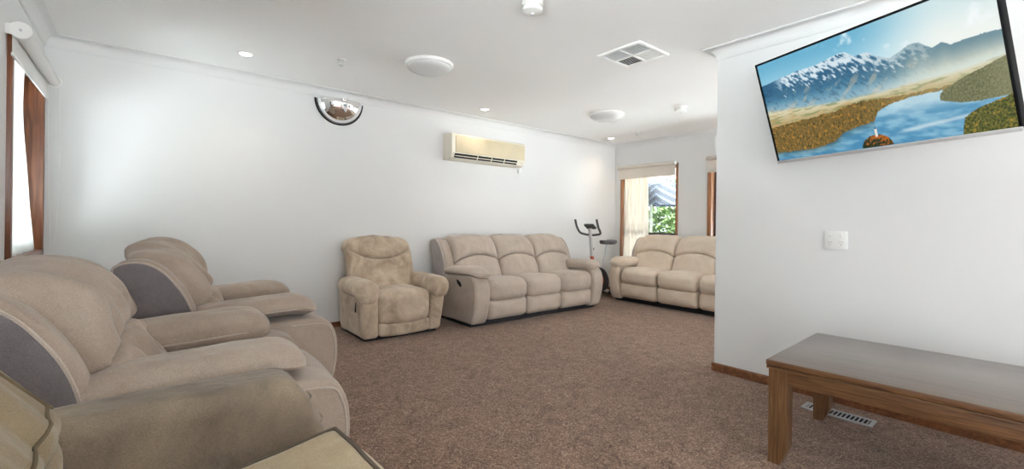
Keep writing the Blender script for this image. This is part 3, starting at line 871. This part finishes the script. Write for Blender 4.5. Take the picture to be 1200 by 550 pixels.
# ------------------------------------------------------------------ television
def television():
    yaw, tilt, W = -0.3575, 0.33, 1.11
    H = W * 9 / 16 * 1.01
    ctr = Vector((2.829, 0.63, 1.77))
    def rot(v):
        c, s = math.cos(yaw), math.sin(yaw)
        return Vector((v[0] * c - v[1] * s, v[0] * s + v[1] * c, v[2]))
    ct, st = math.cos(tilt), math.sin(tilt)
    R = rot((0, -1, 0)); U = rot((-st, 0, ct)); N = rot((-ct, 0, -st))
    root = empty('television', ctr)
    tag(root, 'flat screen television tilted down from the wall, showing a mountain lake', 'television')
    def P(x, y, z):      # right, up, out of the screen
        return tuple(R * x + U * y + N * z)
    def pbox(lo, hi, name, mat, par, bev=0.003):
        mb = MB().box(lo, hi, bev)
        mb.v = [P(*p) for p in mb.v]
        return mb.build(name, mat, par)
    M['bezel'] = plain('matt_bezel', (0.006, 0.006, 0.007), 0.7, spec=0.15)
    b = 0.012; bb = 0.018; hw, hh = W / 2, H / 2
    pbox((-hw + 0.004, -hh + 0.004, -0.030), (hw - 0.004, hh - 0.004, -0.004), 'back_cover', M['black'], root, 0.006)
    mb = MB()
    for lo, hi in (((-hw, -hh, -0.032), (-hw + b, hh, 0.004)), ((hw - b, -hh, -0.032), (hw, hh, 0.004)), ((-hw + b, hh - b, -0.032), (hw - b, hh, 0.004))):
        mb.box(lo, hi, 0.0015)
    mb.v = [P(*p) for p in mb.v]
    mb.build('bezel', M['bezel'], root)
    bt = pbox((-hw, -hh - 0.004, -0.032), (hw, -hh + bb - 0.004, 0.006), 'bottom_bezel', M['silver'], root, 0.002)
    bt['label'] = 'silver lower edge strip'
    # screen picture: a fine grid of coloured facets
    nx_, ny_ = 400, 225
    x0, x1, y0, y1 = -hw + b, hw - b, -hh + bb - 0.004, hh - b
    vs = []; cols = []
    def lerp(a, c, t): return tuple(p + (q - p) * t for p, q in zip(a, c))
    def interp(pts, x):
        if x <= pts[0][0]: return pts[0][1]
        for (a, fa), (c, fc) in zip(pts, pts[1:]):
            if x <= c: return fa + (fc - fa) * (x - a) / (c - a)
        return pts[-1][1]
    def sm(a, c, x):
        t = max(0, min(1, (x - a) / (c - a))); return t * t * (3 - 2 * t)
    ridge = [(0, .79), (.06, .80), (.122, .812), (.214, .826), (.313, .822), (.378, .838), (.438, .858), (.466, .85), (.5, .79), (.535, .795), (.56, .79), (.586, .737), (.641, .69), (.678, .712), (.715, .748), (.752, .735), (.792, .672), (.823, .69), (.85, .66), (.897, .664), (.941, .665), (1, .66)]
    haze = [(0, .52), (.344, .455), (.554, .445), (.73, .452), (.88, .458), (1, .49)]
    fort = [(0, .35), (.169, .365), (.334, .37), (.43, .40), (.485, .412), (.609, .385), (.70, .378), (.80, .38)]
    shore = [(0, .085), (.034, .08), (.214, .07), (.28, .085), (.332, .105), (.387, .175), (.45, .20), (.53, .222), (.551, .291), (.606, .335), (.688, .352), (.79, .351)]
    hill = [(.78, .26), (.79, .33), (.805, .354), (.877, .414), (.933, .446), (1, .49)]
    hilb = [(.78, .285), (.80, .268), (.85, .235), (.906, .222), (1, .225)]
    rbt = [(.83, -.1), (.842, .05), (.853, .123), (.894, .172), (.987, .223), (1, .23)]
    def fbm(x, y, s, o=4, sd=0):
        v = 0; a = 0.5
        for i in range(o):
            v += a * noise.noise(Vector((x * s, y * s, sd + i * 7.1))); s *= 2; a *= 0.55
        return v
    def colour(x, y):
        X = x * 1.78
        rg = interp(ridge, x) + 0.012 * fbm(X, 0, 14, 4, 3)
        hz = interp(haze, x) + 0.008 * fbm(X, 0, 6, 3, 9)
        sunx = sm(0.35, 1.0, x)
        # sky
        t = sm(0.62, 1.0, y)
        sky = lerp(lerp((172, 212, 228), (98, 168, 198), t), (232, 236, 230), sm(0.45, 0.85, x) * (1 - 0.25 * t))
        cl = fbm(X + 0.25 * y, y - 0.35 * x, 5, 5, 21)
        sky = lerp(sky, (238, 242, 244), sm(0.10, 0.35, cl) * 0.75 * sm(0.25, 0.5, x))
        c = sky
        if y < rg:
            d = (rg - y) / max(0.05, rg - hz)
            tex = fbm(X * 1.5 + 1.1 * y, y * 0.9, 22, 6, 2)
            mt_ = lerp((38, 92, 126), (88, 142, 170), sm(0.25, 1.0, d))
            mt_ = lerp(mt_, (24, 66, 96), sm(0.02, 0.22, -tex) * 0.55)
            mt_ = lerp(mt_, (176, 164, 146), sm(0.08, 0.28, fbm(X * 1.3 - y, y, 9, 4, 14)) * sm(0.3, 0.6, d) * 0.55)
            snow = sm(0.36, 0.06, d + 1.1 * tex) * sm(0.05, 0.15, x) * (1 - sm(0.76, 0.82, x))
            mt_ = lerp(mt_, (226, 236, 240), snow * 0.9)
            right = lerp((120, 146, 152), (206, 208, 190), sm(0.0, 0.8, d))
            mt_ = lerp(mt_, right, sm(0.45, 0.85, x) * 0.85)
            mt_ = lerp(mt_, (214, 222, 214), sm(0.55, 1.0, d) * (0.35 + 0.5 * sunx))
            c = mt_
        if y < hz + 0.01:
            fo = interp(fort, x) + 0.03 * fbm(X, 0, 16, 4, 31)
            k_ = (hz - y) / max(0.03, hz - fo + 0.01)
            pl = lerp((206, 200, 170), (176, 158, 112), sm(0, 1, k_))
            pl = lerp(pl, (120, 132, 84), sm(0.0, 0.25, fbm(X * 0.6, y * 3, 12, 4, 41)) * 0.7)
            pl = lerp(pl, (196, 150, 96), sm(0.05, 0.25, fbm(X * 0.7, y * 3, 14, 3, 47)) * 0.6 * (1 - x))
            pl = lerp(pl, (208, 204, 176), sunx * 0.35)
            c = pl if y < hz - 0.006 else lerp(pl, c, 0.5)
            if y < fo:
                tr = fbm(X * 2.0, y * 0.9, 70, 4, 51)
                fo_c = lerp((84, 80, 40), (142, 106, 54), sm(-0.25, 0.25, tr))
                fo_c = lerp(fo_c, (206, 146, 58), sm(0.02, 0.4, fbm(X * 1.4, y * 1.6, 22, 6, 57)) * 0.75)
                fo_c = lerp(fo_c, (44, 52, 28), sm(0.02, 0.35, -fbm(X * 1.5, y * 0.7, 34, 5, 61)) * 0.7)
                fo_c = lerp(fo_c, (186, 170, 130), sm(0.45, 0.8, x) * 0.55)
                c = fo_c
        sh = interp(shore, x) + 0.012 * fbm(X, 0, 20, 3, 71)
        if y < sh and x < 0.8 or (x >= 0.78 and y < interp(hilb, x)):
            wv = fbm(X * 0.8 - 0.9 * y, y * 2.5 + X * 0.6, 6, 4, 81)
            w_ = lerp((72, 134, 172), (132, 180, 202), sm(-0.3, 0.35, wv))
            w_ = lerp(w_, (206, 224, 228), sm(0.16, 0.34, y) * sm(0.45, 0.7, x) * 0.75)
            w_ = lerp(w_, (210, 222, 226), math.exp(-((y - (0.10 + 0.17 * (x - 0.66))) / 0.016) ** 2) * sm(0.58, 0.68, x) * 0.7)
            w_ = lerp(w_, (56, 70, 62), math.exp(-max(0, sh - y) / 0.03) * 0.6 * (x < 0.53))
            c = w_
        if x > 0.785 and interp(hilb, x) <= y < interp(hill, x) + 0.006 * fbm(X, 0, 30, 3, 91):
            tr = fbm(X * 1.6, y, 64, 4, 95)
            c = lerp((92, 96, 66), (128, 128, 96), sm(-0.3, 0.3, tr))
            c = lerp(c, (150, 148, 118), sm(0.9, 1.0, x) * 0.4)
        if x > 0.835 and y < interp(rbt, x) + 0.012 * fbm(X, 0, 26, 3, 99):
            tr = fbm(X * 1.6, y, 60, 4, 103)
            c = lerp((52, 64, 34), (122, 116, 52), sm(-0.22, 0.25, tr))
            c = lerp(c, (190, 150, 60), sm(0.12, 0.3, fbm(X, y, 22, 3, 107)) * 0.6)
        ix = (x - 0.522) / 0.066; iy = y - 0.012
        hI = 0.095 * max(0, 1 - ix * ix) ** 0.6 + 0.01 * fbm(X, 0, 40, 2, 111)
        if abs(ix) < 1 and iy < hI and y > 0.0:
            tr = fbm(X, y, 44, 3, 113)
            c = lerp((34, 46, 24), (168, 96, 36), sm(-0.15, 0.22, tr + (iy / 0.1 - 0.4) * 0.4 + ix * 0.15))
        if abs(x - 0.526) < 0.0045 and 0.085 < y < 0.152:
            c = (226, 218, 206)
        if abs(x - 0.526) < 0.004 * (0.178 - y) / 0.026 and 0.152 <= y < 0.178:
            c = (70, 64, 60)
        return c
    fs = []
    for j in range(ny_ + 1):
        for i in range(nx_ + 1):
            a, c_ = i / nx_, j / ny_
            vs.append(P(x0 + (x1 - x0) * a, y0 + (y1 - y0) * c_, 0.0))
            cols.append(lin(colour(a, c_)) + (1.0,))
    k = nx_ + 1
    fs = [(j * k + i, j * k + i + 1, (j + 1) * k + i + 1, (j + 1) * k + i) for j in range(ny_) for i in range(nx_)]
    me = bpy.data.meshes.new('screen'); me.from_pydata(vs, [], fs)
    at = me.color_attributes.new('picture', 'FLOAT_COLOR', 'POINT')
    at.data.foreach_set('color', [q for c_ in cols for q in c_])
    mt, nt, bs = nodes('screen_picture')
    an = add(nt, 'ShaderNodeVertexColor'); an.layer_name = 'picture'
    nt.links.new(an.outputs['Color'], bs.inputs['Emission Color'])
    bs.inputs['Emission Strength'].default_value = SCREEN
    bs.inputs['Base Color'].default_value = (0.01, 0.01, 0.012, 1)
    bs.inputs['Roughness'].default_value = 0.22
    bs.inputs['Specular IOR Level'].default_value = 0.35
    me.materials.append(mt)
    o = bpy.data.objects.new('screen', me); C.objects.link(o); o.parent = root
    # hinged wall bracket
    back = Vector(P(0, -0.02, -0.032)); wall = Vector((XP - 0.001 - ctr.x, 0.02, -0.04))
    mid = (back + wall) / 2 + Vector((0.0, 0.16, 0))
    mnt = MB().box((wall.x - 0.025, wall.y - 0.06, wall.z - 0.11), (wall.x, wall.y + 0.06, wall.z + 0.11), 0.004).build('wall_mount', M['black'], root)
    MB().tube([wall + Vector((-0.02, 0, 0)), mid, back], 0.018, 10).build('mount_arm', M['black'], mnt)
    pl = MB().box((-0.12, -0.12, -0.045), (0.12, 0.12, -0.030), 0.003)
    pl.v = [P(*p) for p in pl.v]
    pl.build('mount_plate', M['black'], mnt)
    return root
EXPOSURE = 0.90
SCREEN = 0.58
television()

# ------------------------------------------------------------------ exercise bike
def bike():
    ox, oy = 5.20, 4.27
    root = tag(empty('exercise_bike', (ox, oy, 0)), 'grey exercise bike standing in the far corner between the two sofas', 'exercise bike')
    d = Vector((-1, 0, 0)); n = Vector((0, -1, 0)); z = Vector((0, 0, 1))
    def A(f, s, h): return tuple(d * f + n * s + z * h)
    MB().tube([A(0.26, -0.16, 0.04), A(0.26, 0.14, 0.04)], 0.028, 12).build('front_stabiliser', M['rubber'], root)
    MB().tube([A(-0.24, -0.10, 0.04), A(-0.24, 0.16, 0.04)], 0.028, 12).build('rear_stabiliser', M['rubber'], root)
    MB().tube([A(0.26, 0, 0.05), A(0.1, 0, 0.10), A(-0.1, 0, 0.10), A(-0.24, 0, 0.05)], 0.026, 12).build('frame', M['silver'], root)
    prof = [(-0.16, 0.10), (-0.20, 0.22), (-0.13, 0.36), (0.0, 0.43), (0.12, 0.41), (0.20, 0.28), (0.18, 0.14), (0.05, 0.08)]
    mb = slab(prof, -0.055, 0.055, 0.02, 48, 0.01)
    mb.v = [A(p[0], p[1], p[2]) for p in mb.v]
    hs = mb.build('flywheel_housing', M['rubber'], root)
    for s in (-1, 1):
        mb = MB().lathe([(0, 0), (0.075, 0), (0.08, 0.006), (0.07, 0.012), (0, 0.012)], (0, 0, 0), 24)
        mb.v = [A(p[0] + 0.03, s * (0.062 + p[2]), p[1] + 0.24) for p in mb.v]
        mb.build('side_disc', M['red'], hs)
        c = MB().tube([A(0.0, s * 0.075, 0.22), A(0.10 * s, s * 0.085, 0.22 - 0.13 * s)], 0.012, 8).build('crank', M['steel'], root)
        p0 = Vector(A(0.10 * s, s * 0.13, 0.22 - 0.13 * s))
        MB().box(p0 - Vector((0.045, 0.04, 0.012)), p0 + Vector((0.045, 0.04, 0.012)), 0.004).build('pedal', M['black'], c)
    MB().tube([A(0.10, 0, 0.38), A(0.145, 0, 0.60)], 0.028, 12).build('lower_post', M['red'], root)
    MB().tube([A(0.143, 0, 0.59), A(0.155, 0, 0.72), A(0.19, 0, 0.96), A(0.195, 0, 1.0)], 0.025, 12).build('handlebar_post', M['silver'], root)
    MB().lathe([(0, 0), (0.02, 0.004), (0.022, 0.02), (0.014, 0.032), (0, 0.032)], A(0.12, -0.02, 0.70), 16, 'x').build('tension_knob', M['black'], root)
    hb = [A(0.29, -0.20, 1.13), A(0.25, -0.20, 1.02), A(0.19, -0.19, 0.94), A(0.165, -0.12, 0.915), A(0.16, 0, 0.905), A(0.165, 0.12, 0.915), A(0.19, 0.19, 0.94), A(0.25, 0.20, 1.02), A(0.29, 0.20, 1.13)]
    MB().tube(cat_rom(hb, 60, False), 0.016, 10).build('handlebar', M['rubber'], root)
    mb = MB().box((-0.05, -0.085, -0.016), (0.05, 0.085, 0.016), 0.008)
    t = 0.6
    mb.v = [A(0.19 + p[0] * math.cos(t) - p[2] * math.sin(t), p[1], 1.03 + p[0] * math.sin(t) + p[2] * math.cos(t)) for p in mb.v]
    co = mb.build('console', M['rubber'], root)
    MB().tube([A(-0.10, 0, 0.36), A(-0.17, 0, 0.60)], 0.024, 12).build('seat_post', M['silver'], root)
    MB().tube([A(-0.165, 0, 0.58), A(-0.20, 0, 0.77)], 0.018, 12).build('seat_pillar', M['steel'], root)
    def fs(x, y, zz):
        a = x / 0.13
        w = 1.0 - 0.55 * sm_(a)
        return A(-0.20 + x, y * w, 0.79 + zz + 0.015 * a * a)
    sm_ = lambda a: max(0, min(1, (a + 0.2) / 1.2))
    soft((0.13, 0.10, 0.028), 0.026, (16, 12, 6), fs).build('saddle', M['rubber'], root)
bike()

# ------------------------------------------------------------------ air conditioner
def air_conditioner():
    x0, x1, z0, z1, dp = 2.735, 3.855, 1.80, 2.105, 0.192
    cx = (x0 + x1) / 2
    root = tag(empty('air_conditioner', (cx, YW, z0)), 'yellowed wall mounted split air conditioner above the long sofa', 'air conditioner')
    hx = (x1 - x0) / 2; h = z1 - z0
    prof = [(-0.0, 0.0), (-0.13, 0.0), (-0.165, 0.018), (-dp, 0.075), (-dp, h - 0.022), (-dp + 0.02, h - 0.004), (-dp + 0.04, h), (0.0, h)]
    rings = []
    for x in (-hx, -hx + 0.006, hx - 0.006, hx):
        i = 0.004 if abs(abs(x) - hx) < 1e-6 else 0
        rings.append([(x, min(0, p[0] + (i if p[0] < -0.02 else 0)), p[1] + (i if p[1] < h / 2 else -i)) for p in prof])
    MB().rings(rings).build('casing', M['cream'], root, sharp=25)
    pn = MB().box((-hx + 0.05, -dp - 0.006, 0.082), (hx - 0.012, -dp + 0.01, h - 0.03), 0.004).build('front_grille', M['yellow'], root)
    pn['label'] = 'yellowed front grille'
    lines = MB()
    for i in range(9):
        zz = 0.098 + i * (h - 0.145) / 8
        lines.box((-hx + 0.06, -dp - 0.0072, zz), (hx - 0.02, -dp - 0.004, zz + 0.0016))
    lines.build('grille_rib', M['cream'], pn)
    # outlet: a dark mouth on the slanted chin with two louvres
    ang = math.atan2(0.057, 0.027)
    def chin(x, s, o):    # s along chin from the bottom, o out of the face
        du, dz = -(dp - 0.165), 0.057
        L = math.hypot(du, dz); tu, tz = du / L, dz / L
        return (x, -0.165 + tu * s - tz * o, 0.018 + tz * s - (-tu) * o)
    def strip(xa, xb, s0, s1, o, mat, nm, par):
        p = [chin(xa, s0, o), chin(xb, s0, o), chin(xb, s1, o), chin(xa, s1, o)]
        q = [chin(xa, s0, o - 0.004), chin(xb, s0, o - 0.004), chin(xb, s1, o - 0.004), chin(xa, s1, o - 0.004)]
        return MB().put(p + q, [(0, 1, 2, 3), (7, 6, 5, 4), (0, 4, 5, 1), (1, 5, 6, 2), (2, 6, 7, 3), (3, 7, 4, 0)]).build(nm, mat, par, smooth=False)
    mo = strip(-hx + 0.045, hx - 0.13, 0.002, 0.056, 0.002, M['slot'], 'air_outlet', root)
    mo['label'] = 'dark air outlet slot'
    strip(-hx + 0.05, hx - 0.135, 0.024, 0.033, 0.010, M['cream'], 'louvre', mo)
    for xx in (-0.19, 0.02, 0.22):
        strip(xx - 0.005, xx + 0.005, 0.004, 0.054, 0.006, M['cream'], 'louvre_pin', mo)
    MB().lathe([(0, 0), (0.007, 0), (0.007, 0.004), (0, 0.004)], (hx - 0.05, -dp + 0.014, 0.045), 12, 'y').build('indicator', M['black'], root)
air_conditioner()
cl = MB().box((3.885, YW - 0.03, 1.735), (3.945, YW + 0.001, 1.79), 0.006).box((3.893, YW - 0.032, 1.75), (3.937, YW - 0.026, 1.80), 0.003).build('wall_mount_holder', M['white'])
tag(cl, 'small white holder fixed to the wall just below the air conditioner', 'holder')

# ------------------------------------------------------------------ half dome mirror
def dome_mirror():
    cx, zc, r, d = 1.523, 2.268, 0.232, 0.145
    root = tag(empty('security_mirror', (cx, YW, zc)), 'half dome convex security mirror with black rim high on the long wall', 'mirror')
    rings = []
    nseg = 40
    for i in range(17):
        a = PI / 2 * i / 16
        rr, yy = r * 0.96 * math.cos(a), -0.006 - d * math.sin(a)
        rings.append([(rr * math.cos(PI + PI * k / nseg), yy, rr * math.sin(PI + PI * k / nseg)) for k in range(nseg + 1)])
    vs = [p for rg in rings for p in rg]; k = nseg + 1
    fs = [(i * k + j, i * k + j + 1, (i + 1) * k + j + 1, (i + 1) * k + j) for i in range(16) for j in range(nseg)]
    o = MB().put(vs, fs).build('mirror_dome', M['chrome'], root, sharp=None)
    so = o.modifiers.new('thickness', 'SOLIDIFY'); so.thickness = 0.003; so.offset = -1
    rim = [(r * math.cos(PI + PI * k / 60), -0.008, r * math.sin(PI + PI * k / 60)) for k in range(61)]
    MB().tube(rim, 0.0085, 10).build('rim', M['black'], root)
    MB().tube([(-r, -0.006, 0.004), (r, -0.006, 0.004)], 0.004, 8).build('top_strip', M['white'], root)
    tp = [[(r * 0.94 * math.cos(PI + PI * k / 40) , -0.006 - 0.0 - d * 0.96 * math.sin(PI * k / 40), zz) for k in range(41)] for zz in (0.0, 0.004)]
    MB().rings(tp).build('top_cover', M['white'], root, sharp=30)
dome_mirror()

# ------------------------------------------------------------------ ceiling fittings
def oyster(x, y, r, label):
    root = tag(empty('ceiling_light', (x, y, ZC)), label, 'light', 'round opal ceiling lights')
    MB().lathe([(0, 0), (r, 0), (r, -0.016), (r * 0.97, -0.024), (r * 0.9, -0.026), (0, -0.026)], seg=56).build('base_ring', M['white'], root)
    prof = [(r * 0.93, -0.024)] + [(r * 0.93 * math.cos(PI / 2 * i / 12), -0.024 - 0.062 * math.sin(PI / 2 * i / 12)) for i in range(1, 13)]
    MB().lathe(prof, seg=56).build('opal_diffuser', M['opal'], root)
oyster(1.812, 3.28, 0.195, 'round white opal ceiling light, unlit, near the air vent and the dome mirror')
oyster(4.225, 3.375, 0.205, 'round white opal ceiling light, unlit, beyond the air vent towards the far window')

def downlight(x, y, label, watt):
    root = tag(empty('downlight', (x, y, ZC)), label, 'light', 'recessed ceiling downlights')
    MB().lathe([(0.040, -0.001), (0.058, -0.001), (0.058, -0.004), (0.046, -0.007), (0.040, -0.003), (0.040, -0.001)], seg=32).build('trim_ring', M['white'], root)
    MB().lathe([(0, -0.0015), (0.041, -0.0015), (0.041, -0.004), (0, -0.0055)], seg=32).build('lens', M['bulb'], root)
    ld = bpy.data.lights.new('downlight_beam', 'SPOT'); ld.energy = watt; ld.spot_size = math.radians(130); ld.spot_blend = 1.0
    ld.color = (1.0, 0.88, 0.74); ld.shadow_soft_size = 0.05
    lo = bpy.data.objects.new('downlight_beam', ld); C.objects.link(lo); lo.parent = root; lo.location = (0, 0, -0.02)
downlight(0.616, 4.045, 'lit recessed downlight above the left recliners, nearest the dome mirror', 7.5)
downlight(3.018, 4.162, 'lit recessed downlight in front of the air conditioner', 8.0)
downlight(5.457, 4.266, 'lit recessed downlight above the exercise bike in the far corner', 9.0)

def smoke(x, y, r, label, seed=0):
    root = tag(empty('smoke_detector', (x, y, ZC)), label, 'smoke detector')
    MB().lathe([(0, 0), (r, 0), (r, -0.020), (r * 0.94, -0.025), (0, -0.025)], seg=36).build('mounting_base', M['white'], root)
    MB().lathe([(0, -0.022), (r * 0.70, -0.022), (r * 0.72, -0.036), (r * 0.96, -0.042), (r * 0.94, -0.060), (r * 0.6, -0.070), (0, -0.072)], seg=36).build('sensor_head', M['white'], root)
    MB().lathe([(0, -0.070), (0.012, -0.070), (0.010, -0.078), (0, -0.080)], seg=16).build('test_button', M['silver'], root)
smoke(4.548, 2.609, 0.066, 'white smoke detector on the ceiling beyond the air vent, near the partition')
smoke(1.754, 1.955, 0.062, 'white smoke detector closest overhead, at the top edge of the photo')

def sprinkler(x, y, label):
    root = tag(empty('sprinkler_head', (x, y, ZC)), label, 'sprinkler')
    MB().lathe([(0, 0), (0.034, 0), (0.033, -0.004), (0.014, -0.008), (0, -0.008)], seg=24).build('escutcheon', M['white'], root)
    mb = MB().tube([(0, 0, -0.006), (0, 0, -0.022)], 0.008, 10)
    for s in (-1, 1):
        mb.tube([(s * 0.007, 0, -0.02), (s * 0.013, 0, -0.032), (s * 0.004, 0, -0.046)], 0.0025, 6)
    mb.build('body', M['steel'], root)
    MB().lathe([(0, -0.046), (0.017, -0.046), (0.017, -0.049), (0, -0.049)], seg=16).build('deflector', M['steel'], root)
sprinkler(1.229, 3.671, 'small metal fire sprinkler head on the ceiling beside the dome mirror')
sprinkler(5.37, 3.737, 'small metal fire sprinkler head on the ceiling near the far window')

def ceiling_vent():
    cx, cy, h = 2.880, 2.055, 0.192
    root = tag(empty('air_vent', (cx, cy, ZC)), 'square white louvred air vent in the ceiling', 'air vent')
    f = 0.028; z0 = -0.014
    mb = MB()
    mb.box((-h, -h, z0), (h, -h + f, 0), 0.003).box((-h, h - f, z0), (h, h, 0), 0.003).box((-h, -h + f, z0), (-h + f, h - f, 0), 0.003).box((h - f, -h + f, z0), (h, h - f, 0), 0.003)
    mb.build('vent_frame', M['gloss'], root)
    MB().box((-0.007, -h + f, z0), (0.007, h - f, 0)).box((-h + f, -0.007, z0), (h - f, 0.007, 0)).build('cross_bar', M['gloss'], root)
    MB().box((-h + f, -h + f, -0.0015), (h - f, h - f, -0.0005)).build('duct_opening', M['slot'], root)
    for (qx, qy, tilt) in ((-1, 1, 1.05), (-1, -1, 1.0), (1, -1, -0.12), (1, 1, 0.45)):
        mb = MB()
        x0, x1 = (0.008, h - f) if qx > 0 else (-h + f, -0.008)
        y0, y1 = (0.008, h - f) if qy > 0 else (-h + f, -0.008)
        nb = 7
        for i in range(nb):
            x = x0 + (x1 - x0) * (i + 0.5) / nb
            w = 0.0072; c, s = math.cos(tilt), math.sin(tilt)
            pts = []
            for (a, b_) in ((-w, -0.0008), (w, -0.0008), (w, 0.0008), (-w, 0.0008)):
                pts.append((x + a * c - b_ * s, -0.0065 + a * s + b_ * c))
            v = [(p[0], y0, p[1]) for p in pts] + [(p[0], y1, p[1]) for p in pts]
            mb.put(v, [(0, 1, 2, 3), (7, 6, 5, 4), (0, 4, 5, 1), (1, 5, 6, 2), (2, 6, 7, 3), (3, 7, 4, 0)])
        mb.build('louvre_bank', M['gloss'], root, smooth=False)
ceiling_vent()

def floor_vent():
    root = tag(empty('floor_vent', (3.062, 0.77, 0)), 'grey metal slotted heating vent set in the carpet under the coffee table', 'floor vent')
    hx, hy = 0.058, 0.168; z = 0.008
    MB().box((-hx + 0.004, -hy + 0.004, 0.0), (hx - 0.004, hy - 0.004, 0.003)).build('duct_opening', M['slot'], root)
    mb = MB()
    f = 0.019
    mb.box((-hx, -hy, 0), (-hx + f, hy, z), 0.002).box((hx - f, -hy, 0), (hx, hy, z), 0.002)
    mb.box((-hx + f, -hy, 0), (hx - f, -hy + f, z), 0.002).box((-hx + f, hy - f, 0), (hx - f, hy, z), 0.002)
    fr = mb.build('vent_frame', M['steel'], root)
    n = 15
    bars = MB()
    for i in range(n):
        y = -hy + f + (2 * hy - 2 * f) * (i + 0.5) / n
        bars.box((-hx + f, y - 0.0035, 0.001), (hx - f, y + 0.0035, z - 0.001))
    bars.build('slat_bank', M['steel'], fr)
floor_vent()

def outlet():
    root = tag(empty('power_outlet', (XP, 0.84, 0.988)), 'white double power outlet on the partition wall below the television', 'power outlet')
    MB().box((-0.009, -0.058, -0.055), (0, 0.058, 0.055), 0.003).build('cover_plate', M['white'], root)
    for y in (-0.028, 0.028):
        MB().box((-0.013, y - 0.007, 0.020), (-0.008, y + 0.007, 0.040), 0.002).build('rocker_switch', M['white'], root)
        sl = MB()
        for (a, dy, dz) in ((0.5, 0.007, 0.0), (-0.5, -0.007, 0.0), (0, 0, -0.014)):
            c, s = math.cos(a), math.sin(a)
            p = []
            for (u, w) in ((-0.0010, -0.004), (0.0010, -0.004), (0.0010, 0.004), (-0.0010, 0.004)):
                p.append((y + dy + u * c - w * s, -0.012 + dz + u * s + w * c))
            v = [(-0.0097, q[0], q[1]) for q in p] + [(-0.0085, q[0], q[1]) for q in p]
            sl.put(v, [(3, 2, 1, 0), (4, 5, 6, 7), (0, 1, 5, 4), (1, 2, 6, 5), (2, 3, 7, 6), (3, 0, 4, 7)])
        sl.build('socket_slots', M['rubber'], root, smooth=False)
outlet()

# ------------------------------------------------------------------ light
w = bpy.data.worlds.new('sky'); bpy.context.scene.world = w; w.use_nodes = True
bg = w.node_tree.nodes['Background']
bg.inputs['Color'].default_value = (0.84, 0.93, 1.0, 1)
bg.inputs['Strength'].default_value = 1.3
sd = bpy.data.lights.new('sun', 'SUN'); sd.energy = 44.0; sd.angle = 0.02; sd.color = (0.90, 0.96, 1.0)
so = bpy.data.objects.new('sun', sd); C.objects.link(so)
so.rotation_euler = Vector((-0.5, 0.62, -0.9)).to_track_quat('-Z', 'Y').to_euler()

vs_ = bpy.context.scene.view_settings
vs_.view_transform = 'Standard'; vs_.look = 'None'; vs_.gamma = 1.0; vs_.use_curve_mapping = False
vs_.exposure = EXPOSURE
bpy.context.scene.cycles.max_bounces = 12
bpy.context.scene.cycles.diffuse_bounces = 8
bpy.context.scene.cycles.transparent_max_bounces = 12
bpy.context.scene.cycles.sample_clamp_indirect = 6.0

for o_ in C.objects:
    if o_.parent or 'label' not in o_: continue
    g_ = {'smoke detector': 'smoke detectors on the ceiling', 'sprinkler': 'fire sprinkler heads', 'blind': 'roller blinds', 'sofa': 'three seat recliner sofas'}.get(o_['category'])
    if o_['category'] == 'armchair' and o_.location.x < 0: g_ = 'recliner armchairs in the left row'
    if g_: o_['group'] = g_
